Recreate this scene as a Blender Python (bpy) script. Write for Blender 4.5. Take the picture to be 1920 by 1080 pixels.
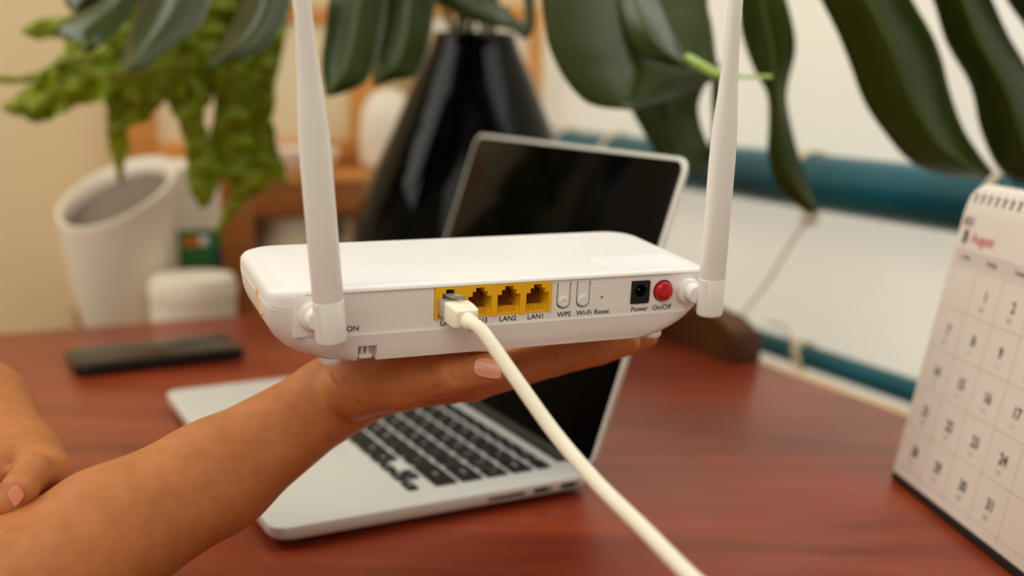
import bpy, bmesh, math, random
import numpy as np
from mathutils import Vector, Matrix, Euler, noise

for o in list(bpy.data.objects): bpy.data.objects.remove(o)
random.seed(4)
SC = bpy.context.scene
COL = SC.collection
TZ = 0.75                                   # table top height

# ------------------------------------------------------------------ camera
FPX = 2055.49
CAMP = np.array([0, 0, 0.26923 + TZ])
TH, RO = 0.18705951, 0.02006786
_F = np.array([0, math.cos(TH), -math.sin(TH)]); _R0 = np.array([1., 0, 0]); _U0 = np.cross(_R0, _F)
_R = math.cos(RO) * _R0 + math.sin(RO) * _U0
_U = -math.sin(RO) * _R0 + math.cos(RO) * _U0
cd = bpy.data.cameras.new('camera'); cam = bpy.data.objects.new('camera', cd); COL.objects.link(cam)
cam.matrix_world = Matrix(((_R[0], _U[0], -_F[0], CAMP[0]), (_R[1], _U[1], -_F[1], CAMP[1]), (_R[2], _U[2], -_F[2], CAMP[2]), (0, 0, 0, 1)))
cd.sensor_width = 36; cd.lens = FPX / 1920 * 36; cd.clip_start = .01
cd.dof.use_dof = True; cd.dof.focus_distance = .505; cd.dof.aperture_fstop = 4.1; cd.dof.aperture_blades = 0
SC.camera = cam

# ------------------------------------------------------------------ light
E1 = np.array([.891, .454, 0]); E2 = np.array([.454, -.891, 0])     # room axes: along back wall, along right wall
def ST(s, t, z=0): return E1 * s + E2 * t + np.array([0, 0, z])
w = bpy.data.worlds.new('world'); SC.world = w; w.use_nodes = True
w.node_tree.nodes['Background'].inputs[0].default_value = (1.0, .84, .66, 1)
w.node_tree.nodes['Background'].inputs[1].default_value = .33
def area(name, loc, aim, size, power, col):
    l = bpy.data.lights.new(name, 'AREA'); l.shape = 'RECTANGLE'; l.size, l.size_y = size; l.energy = power; l.color = col
    o = bpy.data.objects.new(name, l); COL.objects.link(o); o.location = loc
    o.rotation_euler = (Vector(aim) - Vector(loc)).to_track_quat('-Z', 'Y').to_euler(); return o
area('skylight', (.45, 1.05, TZ + 1.75), (-.02, .70, TZ), (1.4, 1.2), 6.0, (.90, .96, 1))
area('side_fill', (.50, .86, TZ + .85), (.22, .80, TZ), (.35, 1.0), 4.2, (.97, .985, 1))  # added fill lamp near the canvas, brightens the right side of the table
area('window_light', (-1.35, .75, TZ + 1.25), (-.2, .6, TZ + .1), (1.0, .9), 14, (1, .96, .90))
area('front_fill', (-.35, -1.1, TZ + 1.45), (0, .8, TZ), (1.8, 1.2), 19, (1, .96, .82))  # unseen fill lamp added behind the camera for the faces turned towards it
area('outdoor_light', tuple(ST(1.9, -.75, TZ + .12)), tuple(ST(.9, -.75, TZ + .12)), (2.2, 1.6), 26, (1, .985, .91))
SC.view_settings.view_transform = 'Standard'; SC.view_settings.look = 'None'
SC.view_settings.gamma = 1; SC.view_settings.exposure = 0.0
try: SC.view_settings.use_curve_mapping = False
except Exception: pass

# ------------------------------------------------------------------ helpers
def ray(px, py): return (px - 960) / FPX * _R - (py - 540) / FPX * _U + _F
def P(px, py, Y):                            # the point seen at (px, py), at world distance Y
    d = ray(px, py); return CAMP + d * (Y / d[1])
def PZ(px, py, z):
    d = ray(px, py); return CAMP + d * ((z - CAMP[2]) / d[2])
WORLD = {}
def link(o, parent=None):
    COL.objects.link(o)
    if parent is not None: o.parent = parent
    return o
def thing(name, label, cat, M=None, group=None):
    o = bpy.data.objects.new(name, None); COL.objects.link(o); o.empty_display_size = .02
    M = M if M is not None else Matrix.Identity(4)
    if not isinstance(M, Matrix): M = Matrix.Translation(Vector([float(v) for v in M]))
    o.matrix_world = M; WORLD[o.name] = M
    o['label'] = label; o['category'] = cat
    if group: o['group'] = group
    return o
def tag(o, label, cat, group=None):
    o['label'] = label; o['category'] = cat
    if group: o['group'] = group
    return o
def mk(name, V, Fs, mat, parent=None, smooth=True, world=False, angle=35):
    """mesh object; V in the parent's frame, or in world if world=True"""
    V = [Vector([float(a) for a in v]) for v in V]
    if world and parent is not None:
        Mi = WORLD[parent.name].inverted(); V = [Mi @ v for v in V]
    me = bpy.data.meshes.new(name); me.from_pydata([tuple(v) for v in V], [], [tuple(f) for f in Fs]); me.update()
    me.materials.append(mat)
    if smooth:
        me.shade_smooth()
        if angle: me.set_sharp_from_angle(angle=math.radians(angle))
    o = bpy.data.objects.new(name, me); link(o, parent)
    return o
class G:
    def __init__(s): s.V = []; s.F = []
    def add(s, V, Fs, M=None):
        k = len(s.V)
        for v in V:
            v = Vector([float(a) for a in v]); s.V.append(M @ v if M is not None else v)
        s.F += [tuple(k + i for i in f) for f in Fs]; return s
    def box(s, a, b, M=None, r=0, seg=2):
        if r > 0:
            bm = bmesh.new(); bmesh.ops.create_cube(bm, size=1)
            for v in bm.verts: v.co = Vector([(a[i] + b[i]) / 2 + v.co[i] * (b[i] - a[i]) for i in range(3)])
            bmesh.ops.bevel(bm, geom=bm.edges[:], offset=r, segments=seg, affect='EDGES', profile=.5)
            bm.verts.index_update(); V = [v.co.copy() for v in bm.verts]; Fs = [[v.index for v in f.verts] for f in bm.faces]; bm.free()
            return s.add(V, Fs, M)
        V = [(x, y, z) for x in (a[0], b[0]) for y in (a[1], b[1]) for z in (a[2], b[2])]
        return s.add(V, [(0, 1, 3, 2), (4, 6, 7, 5), (0, 4, 5, 1), (2, 3, 7, 6), (0, 2, 6, 4), (1, 5, 7, 3)], M)
    def tube(s, pts, rad, n=12, cap=True, M=None):
        pts = [Vector([float(a) for a in p]) for p in pts]
        rad = rad if isinstance(rad, (list, tuple)) else [rad] * len(pts)
        V = []; Fs = []; up = None
        for i, p in enumerate(pts):
            t = (pts[min(i + 1, len(pts) - 1)] - pts[max(i - 1, 0)]).normalized()
            if up is None:
                up = Vector((0, 0, 1)) if abs(t.z) < .9 else Vector((1, 0, 0))
            a = t.cross(up)
            if a.length < 1e-6: a = t.orthogonal()
            a.normalize(); b = a.cross(t).normalized(); up = b
            for k in range(n):
                an = 2 * math.pi * k / n; V.append(p + (a * math.cos(an) + b * math.sin(an)) * rad[i])
        for i in range(len(pts) - 1):
            for k in range(n):
                k2 = (k + 1) % n; Fs.append((i * n + k, i * n + k2, (i + 1) * n + k2, (i + 1) * n + k))
        if cap: Fs.append(tuple(range(n - 1, -1, -1))); Fs.append(tuple((len(pts) - 1) * n + k for k in range(n)))
        return s.add(V, Fs, M)
    def lathe(s, prof, n=32, M=None, capb=True, capt=True):
        V = [(r * math.cos(2 * math.pi * k / n), r * math.sin(2 * math.pi * k / n), z) for r, z in prof for k in range(n)]
        Fs = [(i * n + k, i * n + (k + 1) % n, (i + 1) * n + (k + 1) % n, (i + 1) * n + k) for i in range(len(prof) - 1) for k in range(n)]
        if capb: Fs.append(tuple(range(n - 1, -1, -1)))
        if capt: Fs.append(tuple((len(prof) - 1) * n + k for k in range(n)))
        return s.add(V, Fs, M)
    def loft(s, secs, M=None, cap=True):
        n = len(secs[0]); V = [p for q in secs for p in q]
        Fs = [(i * n + k, i * n + (k + 1) % n, (i + 1) * n + (k + 1) % n, (i + 1) * n + k) for i in range(len(secs) - 1) for k in range(n)]
        if cap: Fs.append(tuple(range(n - 1, -1, -1))); Fs.append(tuple((len(secs) - 1) * n + k for k in range(n)))
        return s.add(V, Fs, M)
    def obj(s, name, mat, parent=None, **k): return mk(name, s.V, s.F, mat, parent, **k)
def rrect(x0, x1, y0, y1, r, z, n=6):
    """rounded rectangle section, r = one radius or four (x0y0, x1y0, x1y1, x0y1)"""
    r = r if isinstance(r, (list, tuple)) else [r] * 4; out = []
    for (cx, cy, a0, rr) in ((x0 + r[0], y0 + r[0], 180, r[0]), (x1 - r[1], y0 + r[1], 270, r[1]), (x1 - r[2], y1 - r[2], 0, r[2]), (x0 + r[3], y1 - r[3], 90, r[3])):
        for k in range(n + 1):
            a = math.radians(a0 + 90 * k / n); out.append((cx + rr * math.cos(a), cy + rr * math.sin(a), z))
    return out
def spline(pts, n=8):
    pts = [np.array(p, float) for p in pts]; out = []
    q = [2 * pts[0] - pts[1]] + pts + [2 * pts[-1] - pts[-2]]
    for i in range(1, len(q) - 2):
        for k in range(n):
            t = k / n; out.append(.5 * ((2 * q[i]) + (-q[i - 1] + q[i + 1]) * t + (2 * q[i - 1] - 5 * q[i] + 4 * q[i + 1] - q[i + 2]) * t * t + (-q[i - 1] + 3 * q[i] - 3 * q[i + 1] + q[i + 2]) * t ** 3))
    out.append(pts[-1]); return out
def cut(o, cutters):
    """subtract closed shapes (G objects, in o's frame) from o's mesh"""
    tmp = []
    for c in cutters:
        me = bpy.data.meshes.new('c'); me.from_pydata([tuple(v) for v in c.V], [], c.F); me.update()
        bm = bmesh.new(); bm.from_mesh(me); bmesh.ops.recalc_face_normals(bm, faces=bm.faces); bm.to_mesh(me); bm.free()
        co = bpy.data.objects.new('c', me); COL.objects.link(co); co.matrix_world = WORLD[o.parent.name] if o.parent else Matrix.Identity(4)
        tmp.append(co); m = o.modifiers.new('b', 'BOOLEAN'); m.object = co; m.operation = 'DIFFERENCE'; m.solver = 'EXACT'
    bpy.context.view_layer.update()
    dg = bpy.context.evaluated_depsgraph_get(); me = bpy.data.meshes.new_from_object(o.evaluated_get(dg))
    o.modifiers.clear(); old = o.data; nm = old.name; o.data = me; bpy.data.meshes.remove(old); me.name = nm
    for c in tmp: bpy.data.objects.remove(c)
    me.shade_smooth(); me.set_sharp_from_angle(angle=math.radians(32))
_TX = {}
def text_geo(s, size=1.0, align='CENTER', bold=0):
    k = (s, align, bold)
    if k not in _TX:
        c = bpy.data.curves.new('t', 'FONT'); c.body = s; c.size = 1; c.align_x = align; c.align_y = 'CENTER'; c.resolution_u = 3; c.offset = bold
        o = bpy.data.objects.new('t', c); COL.objects.link(o); bpy.context.view_layer.update()
        me = o.to_mesh(); V = [v.co.copy() for v in me.vertices]; Fs = [tuple(p.vertices) for p in me.polygons]
        o.to_mesh_clear(); bpy.data.objects.remove(o); bpy.data.curves.remove(c); _TX[k] = (V, Fs)
    V, Fs = _TX[k]; return [v * size for v in V], Fs

# ------------------------------------------------------------------ materials
def lin(c): return tuple(((v / 255) / 12.92 if v / 255 <= .04045 else ((v / 255 + .055) / 1.055) ** 2.4) for v in c)
def mat(name, col, rough=.5, metal=0, spec=.5, bump=0, bscale=40, var=0, vscale=8, coat=0, sss=0, sssr=(1, .35, .2), trans=0, alpha=1, col2=None, stretch=None, ior=1.45, transl=0):
    m = bpy.data.materials.new(name); m.use_nodes = True; nt = m.node_tree; N = nt.nodes; L = nt.links
    b = N['Principled BSDF']; c = lin(col) if max(col) > 1 else col
    b.inputs['Base Color'].default_value = (*c, 1); b.inputs['Roughness'].default_value = rough; b.inputs['Metallic'].default_value = metal
    b.inputs['Specular IOR Level'].default_value = spec; b.inputs['Coat Weight'].default_value = coat; b.inputs['IOR'].default_value = ior
    b.inputs['Transmission Weight'].default_value = trans; b.inputs['Alpha'].default_value = alpha
    if sss: b.inputs['Subsurface Weight'].default_value = sss; b.inputs['Subsurface Radius'].default_value = sssr; b.inputs['Subsurface Scale'].default_value = .004
    tc = N.new('ShaderNodeTexCoord'); mp = N.new('ShaderNodeMapping'); L.new(tc.outputs['Object'], mp.inputs[0])
    if stretch: mp.inputs['Scale'].default_value = stretch
    if var or col2:
        n = N.new('ShaderNodeTexNoise'); n.inputs['Scale'].default_value = vscale; n.inputs['Detail'].default_value = 5; L.new(mp.outputs[0], n.inputs['Vector'])
        r = N.new('ShaderNodeValToRGB'); L.new(n.outputs['Fac'], r.inputs[0])
        c2 = lin(col2) if col2 else tuple(v * (1 - var) for v in c)
        r.color_ramp.elements[0].position = .32; r.color_ramp.elements[1].position = .68
        r.color_ramp.elements[0].color = (*c2, 1); r.color_ramp.elements[1].color = (*c, 1)
        L.new(r.outputs[0], b.inputs['Base Color'])
    if bump:
        n2 = N.new('ShaderNodeTexNoise'); n2.inputs['Scale'].default_value = bscale; n2.inputs['Detail'].default_value = 4; L.new(mp.outputs[0], n2.inputs['Vector'])
        bp = N.new('ShaderNodeBump'); bp.inputs['Strength'].default_value = bump; bp.inputs['Distance'].default_value = .002
        L.new(n2.outputs['Fac'], bp.inputs['Height']); L.new(bp.outputs[0], b.inputs['Normal'])
    if transl:
        t = N.new('ShaderNodeBsdfTranslucent'); mx = N.new('ShaderNodeMixShader'); mx.inputs[0].default_value = transl
        t.inputs['Color'].default_value = (*[min(1, v * 1.6) for v in c], 1)
        L.new(b.outputs[0], mx.inputs[1]); L.new(t.outputs[0], mx.inputs[2]); L.new(mx.outputs[0], N['Material Output'].inputs[0])
    return m
M_white = mat('white_plastic', (236, 234, 230), .38, bump=.03, bscale=900)
M_cable = mat('cable_white', (240, 233, 210), .45)
M_clear = mat('clear_plastic', (235, 235, 230), .12, trans=.75, ior=1.5)
M_sticker = mat('sticker_paper', (245, 245, 246), .3)
M_yellow = mat('yellow_plastic', (240, 186, 10), .4)
M_portin = mat('port_interior_shade', (92, 54, 12), .5)  # yellow port cavity coloured brown: the recess shade is put into the colour
M_gold = mat('gold_contact', (236, 170, 40), .3, metal=.8)
M_black = mat('black_plastic', (14, 13, 13), .35)
M_ink = mat('printed_ink', (52, 50, 50), .6)
M_inkgrey = mat('printed_ink_grey', (158, 146, 140), .7)
M_line = mat('printed_line', (196, 182, 172), .7)
M_inkred = mat('printed_ink_red', (205, 70, 75), .6)
M_red = mat('red_button', (190, 10, 14), .25, coat=.4)
M_metal = mat('steel', (190, 188, 182), .3, metal=1)
M_amber = mat('amber_indicator', (225, 175, 105), .4)
M_alu = mat('brushed_aluminium', (222, 224, 218), .42, metal=.3, bump=.02, bscale=2000)
M_screen = mat('screen_glass', (5, 4, 4), .10, coat=.0, spec=.04)
M_key = mat('key_black', (18, 18, 19), .5)
M_legend = mat('key_legend', (190, 190, 190), .5)
M_hinge = mat('hinge_dark', (38, 37, 34), .5)
M_phone = mat('phone_black', (12, 12, 14), .25)
M_glass = mat('phone_glass', (10, 10, 9), .08)
M_paper = mat('calendar_paper', (232, 222, 210), .6)
M_header = mat('calendar_header', (216, 204, 194), .6)
M_board = mat('calendar_board', (26, 22, 20), .6)
M_wire = mat('binding_wire', (225, 224, 222), .35, metal=.3)
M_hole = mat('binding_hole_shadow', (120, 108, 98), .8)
M_skin = mat('skin', (196, 124, 72), .48, bump=.2, bscale=1100, sss=.05, var=.16, vscale=110, spec=.35)
M_nail = mat('fingernail', (228, 152, 128), .25, coat=.2)
M_shirt = mat('shirt_cloth', (205, 200, 190), .9, bump=.3, bscale=300)
M_leafd = mat('monstera_leaf', (54, 70, 12), .30, var=.45, vscale=9, bump=.1, bscale=60, transl=.12)
M_leafr = mat('monstera_leaf_rib', (84, 104, 38), .4, transl=.1)
M_sprout = mat('pale_sprout', (186, 212, 128), .4, transl=.25)
M_stem = mat('plant_stem', (70, 80, 30), .5)
M_fern = mat('crinkled_frond', (150, 168, 6), .45, var=.30, vscale=28, bump=.4, bscale=90, transl=.35)
M_fernr = mat('frond_rib', (140, 110, 40), .5)
M_vase = mat('black_glaze', (4, 4, 3), .08, spec=.14)
M_water = mat('vase_inside', (25, 22, 18), .5)
M_pipe = mat('teal_painted_pipe', (14, 98, 114), .33, var=.3, vscale=12, spec=.5, bump=.08, bscale=30)
M_rope = mat('cotton_rope', (222, 208, 176), .85, bump=.5, bscale=400)
M_pot = mat('white_enamel', (236, 226, 206), .4, var=.04, vscale=10)
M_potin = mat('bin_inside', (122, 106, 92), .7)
M_jar = mat('jar_cream', (220, 205, 170), .35)
M_jarlid = mat('jar_lid', (228, 222, 205), .4)
M_label = mat('green_label', (40, 112, 50), .5)
M_labo = mat('orange_print', (206, 120, 50), .5)
M_labn = mat('navy_print', (28, 42, 80), .5)
M_pine = mat('orange_pine', (222, 154, 76), .5, var=.2, vscale=7, stretch=(1, 1, 8))
M_pined = mat('brown_wood', (172, 106, 48), .5, var=.25, vscale=7, stretch=(1, 1, 6))
M_dwood = mat('dark_brown_block', (96, 56, 18), .55, var=.25, vscale=20, stretch=(1, 6, 1))
M_dwood2 = mat('dark_block_end', (74, 38, 12), .6)
M_trim = mat('pale_wood_strip', (222, 196, 158), .6)
M_boardw = mat('white_board', (240, 232, 214), .35)
M_panel = mat('cream_panel', (232, 214, 176), .6)
M_wallb = mat('wall_beige', (234, 212, 168), .85, var=.04, vscale=3, bump=.1, bscale=80)
M_wallr = mat('canvas_cream', (232, 225, 206), .85, bump=.1, bscale=300, transl=.5)
M_floor = mat('floor_tile', (150, 120, 92), .5, var=.2, vscale=4)

def wood_table():
    m = bpy.data.materials.new('red_table_wood'); m.use_nodes = True; nt = m.node_tree; N = nt.nodes; L = nt.links; b = N['Principled BSDF']
    tc = N.new('ShaderNodeTexCoord'); mp = N.new('ShaderNodeMapping'); L.new(tc.outputs['Object'], mp.inputs[0])
    mp.inputs['Rotation'].default_value = (0, 0, -math.atan2(.454, .891)); mp.inputs['Scale'].default_value = (2.2, 14, 1)
    n = N.new('ShaderNodeTexNoise'); n.inputs['Scale'].default_value = 1.6; n.inputs['Detail'].default_value = 7; n.inputs['Distortion'].default_value = .6; L.new(mp.outputs[0], n.inputs['Vector'])
    r = N.new('ShaderNodeValToRGB'); L.new(n.outputs['Fac'], r.inputs[0]); E = r.color_ramp.elements
    E[0].position = .3; E[0].color = (*lin((112, 34, 10)), 1); E[1].position = .72; E[1].color = (*lin((166, 68, 30)), 1)
    n2 = N.new('ShaderNodeTexNoise'); n2.inputs['Scale'].default_value = 5; n2.inputs['Detail'].default_value = 3; L.new(tc.outputs['Object'], n2.inputs['Vector'])
    mx = N.new('ShaderNodeMix'); mx.data_type = 'RGBA'; mx.blend_type = 'MULTIPLY'; mx.inputs[0].default_value = .25
    r2 = N.new('ShaderNodeValToRGB'); r2.color_ramp.elements[0].color = (.55, .5, .5, 1); r2.color_ramp.elements[0].position = .35; r2.color_ramp.elements[1].position = .65; L.new(n2.outputs['Fac'], r2.inputs[0])
    L.new(r.outputs[0], mx.inputs[6]); L.new(r2.outputs[0], mx.inputs[7])
    # small pale scuffs
    v = N.new('ShaderNodeTexVoronoi'); v.inputs['Scale'].default_value = 26; L.new(tc.outputs['Object'], v.inputs['Vector'])
    th = N.new('ShaderNodeMath'); th.operation = 'LESS_THAN'; th.inputs[1].default_value = .045; L.new(v.outputs['Distance'], th.inputs[0])
    n3 = N.new('ShaderNodeTexNoise'); n3.inputs['Scale'].default_value = 9; L.new(tc.outputs['Object'], n3.inputs['Vector'])
    g = N.new('ShaderNodeMath'); g.operation = 'GREATER_THAN'; g.inputs[1].default_value = .60; L.new(n3.outputs['Fac'], g.inputs[0])
    ml = N.new('ShaderNodeMath'); ml.operation = 'MULTIPLY'; L.new(th.outputs[0], ml.inputs[0]); L.new(g.outputs[0], ml.inputs[1])
    m2 = N.new('ShaderNodeMix'); m2.data_type = 'RGBA'; m2.inputs[7].default_value = (*lin((214, 160, 130)), 1)
    L.new(ml.outputs[0], m2.inputs[0]); L.new(mx.outputs[2], m2.inputs[6]); L.new(m2.outputs[2], b.inputs['Base Color'])
    b.inputs['Roughness'].default_value = .33; b.inputs['Specular IOR Level'].default_value = .55
    n4 = N.new('ShaderNodeTexNoise'); n4.inputs['Scale'].default_value = 18; n4.inputs['Detail'].default_value = 5; L.new(mp.outputs[0], n4.inputs['Vector'])
    bp = N.new('ShaderNodeBump'); bp.inputs['Strength'].default_value = .12; bp.inputs['Distance'].default_value = .002; L.new(n4.outputs['Fac'], bp.inputs['Height']); L.new(bp.outputs[0], b.inputs['Normal'])
    return m
M_table = wood_table()

# ------------------------------------------------------------------ the room
RM = Matrix(((E1[0], E2[0], 0, 0), (E1[1], E2[1], 0, 0), (0, 0, 1, 0), (0, 0, 0, 1)))  # room frame (s, t, z): left-handed axes, used for points only
def room_box(g, s0, s1, t0, t1, z0, z1, r=0):
    return g.box((s0, -t1, z0), (s1, -t0, z1), Matrix(((E1[0], -E2[0], 0, 0), (E1[1], -E2[1], 0, 0), (0, 0, 1, 0), (0, 0, 0, 1))), r)
S_W = .925; T_W = -1.71
def structure(name, s0, s1, t0, t1, z0, z1, m):
    g = G(); room_box(g, s0, s1, t0, t1, z0, z1); o = g.obj(name, m, None, smooth=False); o['kind'] = 'structure'; return o
structure('floor', -1.6, S_W + .1, T_W - .1, .8, -.05, 0, M_floor)
structure('wall_back', -1.6, S_W + .1, T_W - .1, T_W, 0, 2.4, M_wallb)
structure('wall_right', S_W, S_W + .002, T_W, .4, 0, 2.4, M_wallr)
bbg = structure('baseboard_back', -1.6, S_W, T_W, T_W + .015, 0, .09, M_trim)

# ------------------------------------------------------------------ table
tb = thing('table', 'red-brown lacquered wooden table under the laptop and phone', 'table', ST(.3, -.7, 0))
g = G(); room_box(g, -.10, .700, -1.231, -.15, TZ - .032, TZ, .003); g.obj('table_top', M_table, tb, world=True)
g = G(); room_box(g, .7005, .715, -1.231, -.15, TZ - .03, TZ - .001, .001); g.obj('edge_strip', M_trim, tb, world=True)
for s in (-.05, .65):
    for t in (-1.18, -.2):
        g = G(); room_box(g, s - .025, s + .025, t - .025, t + .025, 0, TZ - .0325, .003); g.obj('leg', M_pined, tb, world=True)
g = G(); room_box(g, -.02, .62, -1.20, -1.175, TZ - .12, TZ - .033); g.obj('apron', M_pined, tb, world=True)

# ------------------------------------------------------------------ wifi router
def rotm(a, b, c): return Matrix.Rotation(a, 4, 'Z') @ Matrix.Rotation(b, 4, 'X') @ Matrix.Rotation(c, 4, 'Y')
RMAT = Matrix.Translation(Vector((-.0023563, .49672839, .1792925 + TZ))) @ rotm(math.radians(23.219), math.radians(4.6796), math.radians(-.1086))
RINV = np.array(RMAT.inverted()); RNP = np.array(RMAT)
rt = thing('wifi_router', 'white two-antenna router with yellow ports balanced on the raised hand', 'router', RMAT)
W2 = .1085; WR = .1115; DP = .0905
def ease(t): return 1 - max(0, 1 - t ** 2.3) ** (1 / 2.3)
secs = []
for z, i in ((.0000, .0046), (-.0003, .0030), (-.0012, .0013), (-.0028, .0003), (-.0045, 0), (-.0077, 0)):
    secs.append(rrect(-W2 + i, WR - i * 1.3, -.0015 + i * .35, DP - i, [.013 - i * .5, .010 - i * .5, .014, .016], z))
secs.append(rrect(-W2 + .0005, WR - .0005, -.0010, DP - .0005, [.013, .010, .014, .016], -.0079))
secs.append(rrect(-W2 + .0005, WR - .0005, -.0010, DP - .0005, [.013, .010, .014, .016], -.0083))
secs.append(rrect(-W2, WR, -.0015, DP, [.013, .010, .014, .016], -.0085))
for k in range(1, 11):
    t = k / 10; z = -.0085 - .0255 * t; i = .027 * ease(t * .97) + .001 * t
    secs.append(rrect(-W2 + i, WR - i * 1.05, -.0015 + .0035 * ease(t * .95), DP - i * .8, [.013 + .012 * t, .010 + .012 * t, .016, .018], z))
secs.reverse()
gb = G(); gb.loft(secs); shell = gb.obj('shell', M_white, rt)
cutters = []
g = G(); g.box((-.0940, -.02, -.0214), (.1030, .0, -.0016)); cutters.append(g)                # recess of the rear panel
g = G(); g.box((-.0352, -.02, -.0171), (.0232, .014, -.0011 - .0006)); cutters.append(g)      # bay of the LAN ports
g = G(); g.box((.0658, -.02, -.0163), (.0762, .010, -.0046)); cutters.append(g)               # power jack hole
def ucut(cx):
    g = G(); ro, ri = .0037, .0029; zc = -.0126
    out = [(cx - ro, -.0032)] + [(cx - ro * math.cos(a), zc - ro * math.sin(a)) for a in np.linspace(0, math.pi, 13)] + [(cx + ro, -.0032)]
    inn = [(cx + ri, -.0032)] + [(cx + ri * math.cos(a), zc - ri * math.sin(a)) for a in np.linspace(0, math.pi, 13)] + [(cx - ri, -.0032)]
    m = len(out); ring = out + inn
    V = [(x, -.02, z) for x, z in ring] + [(x, .006, z) for x, z in ring]; n = 2 * m; Fs = []
    for k in range(m - 1):
        a, b, c_, d = k, k + 1, n - 2 - k, n - 1 - k
        Fs += [(a, b, c_, d), (a + n, d + n, c_ + n, b + n)]
    Fs += [(k, k + n, (k + 1) % n + n, (k + 1) % n) for k in range(n)]
    return g.add(V, Fs)
cutters += [ucut(.0296), ucut(.0399)]
def ycyl(cx, cz, r, y0, y1, n=20):
    g = G(); V = [(cx + r * math.cos(2 * math.pi * k / n), y, cz + r * math.sin(2 * math.pi * k / n)) for y in (y0, y1) for k in range(n)]
    return g.add(V, [tuple(range(n)), tuple(range(2 * n - 1, n - 1, -1))] + [(k, k + n, (k + 1) % n + n, (k + 1) % n) for k in range(n)])
cutters += [ycyl(.0502, -.0119, .0008, -.02, .006), ycyl(.0838, -.0105, .0056, -.02, .004)]
g = G(); g.box((-.0702, -.02, -.05), (-.0615, .006, -.0266)); cutters.append(g)               # notch in the lower edge
cut(shell, cutters)
# LAN ports
for i in range(4):
    x0 = -.0350 + .01445 * i; x1 = x0 + .01445; cx = (x0 + x1) / 2; zt, zb = -.0018, -.0169; H = zt - zb
    g = G(); d0, d1 = -.0009, .0125
    z1 = zt - H * .08; z2 = zt - H * .20; z3 = zt - H * .35; z4 = zb + H * .24; zz = zb + .0009
    hw, h2, h1 = .0057, .0037, .0021
    g.box((x0, d0, z1), (x1, d1, zt))                                                         # top beam
    for sgn in (-1, 1):
        def bx(a, b, zl, zh, dd=d0):
            xs = sorted((cx + sgn * a, cx + sgn * b)); g.box((xs[0], dd, zl), (xs[1], d1, zh))
        bx(h1, .007225, z2, z1); bx(h2, .007225, z3, z2); bx(hw, .007225, zb, z3)
    g.box((cx - hw, d0 + .0006, zb), (cx + hw, d1, zz))
    g.box((cx - hw, .0010, zz), (cx - hw * .80, d1, z4)); g.box((cx + hw * .80, .0010, zz), (cx + hw, d1, z4))
    po = g.obj('lan_port', M_yellow, rt, smooth=False)
    g = G(); g.box((cx - hw, d1 - .002, zz), (cx + hw, d1, z1)); g.box((cx - hw * .8, .0030, zz), (cx + hw * .8, d1 - .002, z4)); g.obj('port_interior_shade', M_portin, po, smooth=False)
    g = G()
    for k in range(9):
        xx = cx + (k - 4) * .00102
        g.box((xx - .00031, .0008, zz), (xx + .00031, .0031, z4))
    q = g.obj('contact_comb', M_yellow, po, smooth=False); q['kind'] = 'stuff'
    g = G()
    for k in range(8):
        xx = cx + (k - 3.5) * .00102
        g.box((xx - .0002, .006, z4), (xx + .0002, .0115, z4 + .0002))
        g.add([(xx - .0002, .003, z4), (xx + .0002, .003, z4), (xx + .0002, .0115, z3), (xx - .0002, .0115, z3)], [(0, 1, 2, 3)])
    q = g.obj('contact_pins', M_gold, po, smooth=False); q['kind'] = 'stuff'
# buttons with tongues
for cx in (.0296, .0399):
    g = G(); Mz = Matrix.Translation(Vector((cx, 0, -.0126))) @ Matrix.Rotation(math.radians(90), 4, 'X')
    g.lathe([(.0026, -.0004), (.0026, .0008), (.0022, .0012), (.0009, .0012), (.0008, .0010), (.0001, .0010)], 24, Mz); g.obj('push_button', M_white, rt)
g = G(); Mz = Matrix.Translation(Vector((.0838, 0, -.0105))) @ Matrix.Rotation(math.radians(90), 4, 'X')
g.lathe([(.0048, -.0035), (.0048, .0014), (.0045, .0021), (.0038, .0026), (.0018, .0029), (.0001, .0029)], 32, Mz); g.obj('power_button', M_red, rt)['label'] = 'round glossy red on and off button'
g = G(); ring = [(.0659, -.0162), (.0761, -.0162), (.0761, -.0047), (.0659, -.0047)]
n = 32; cxx, czz, rr = .0709, -.0096, .0031; V = []; Fs = []
def sq(a):
    c, s = math.cos(a), math.sin(a); m = max(abs(c) / .0051, abs(s) / .0057); return .0710 + c / m, -.01045 + s / m
for k in range(n):
    a = 2 * math.pi * k / n + math.pi / 4; x, z = sq(a); V += [(x, -.0006, z), (cxx + rr * math.cos(a), -.0006, czz + rr * math.sin(a)), (cxx + rr * math.cos(a), .009, czz + rr * math.sin(a)), (x, .0098, z)]
for k in range(n):
    a, b = 4 * k, 4 * ((k + 1) % n); Fs += [(a, b, b + 1, a + 1), (a + 1, b + 1, b + 2, a + 2), (a, a + 3, b + 3, b)]
Fs.append(tuple(4 * k + 2 for k in range(n))); g.add(V, Fs); pj = g.obj('power_jack', M_black, rt); pj['label'] = 'square black power socket'
g = G(); g.lathe([(.0007, 0), (.0007, .0065), (.0004, .0071), (.0001, .0072)], 12, Matrix.Translation(Vector((cxx, .0085, czz))) @ Matrix.Rotation(math.radians(90), 4, 'X')); g.obj('centre_pin', M_metal, pj)
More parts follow.
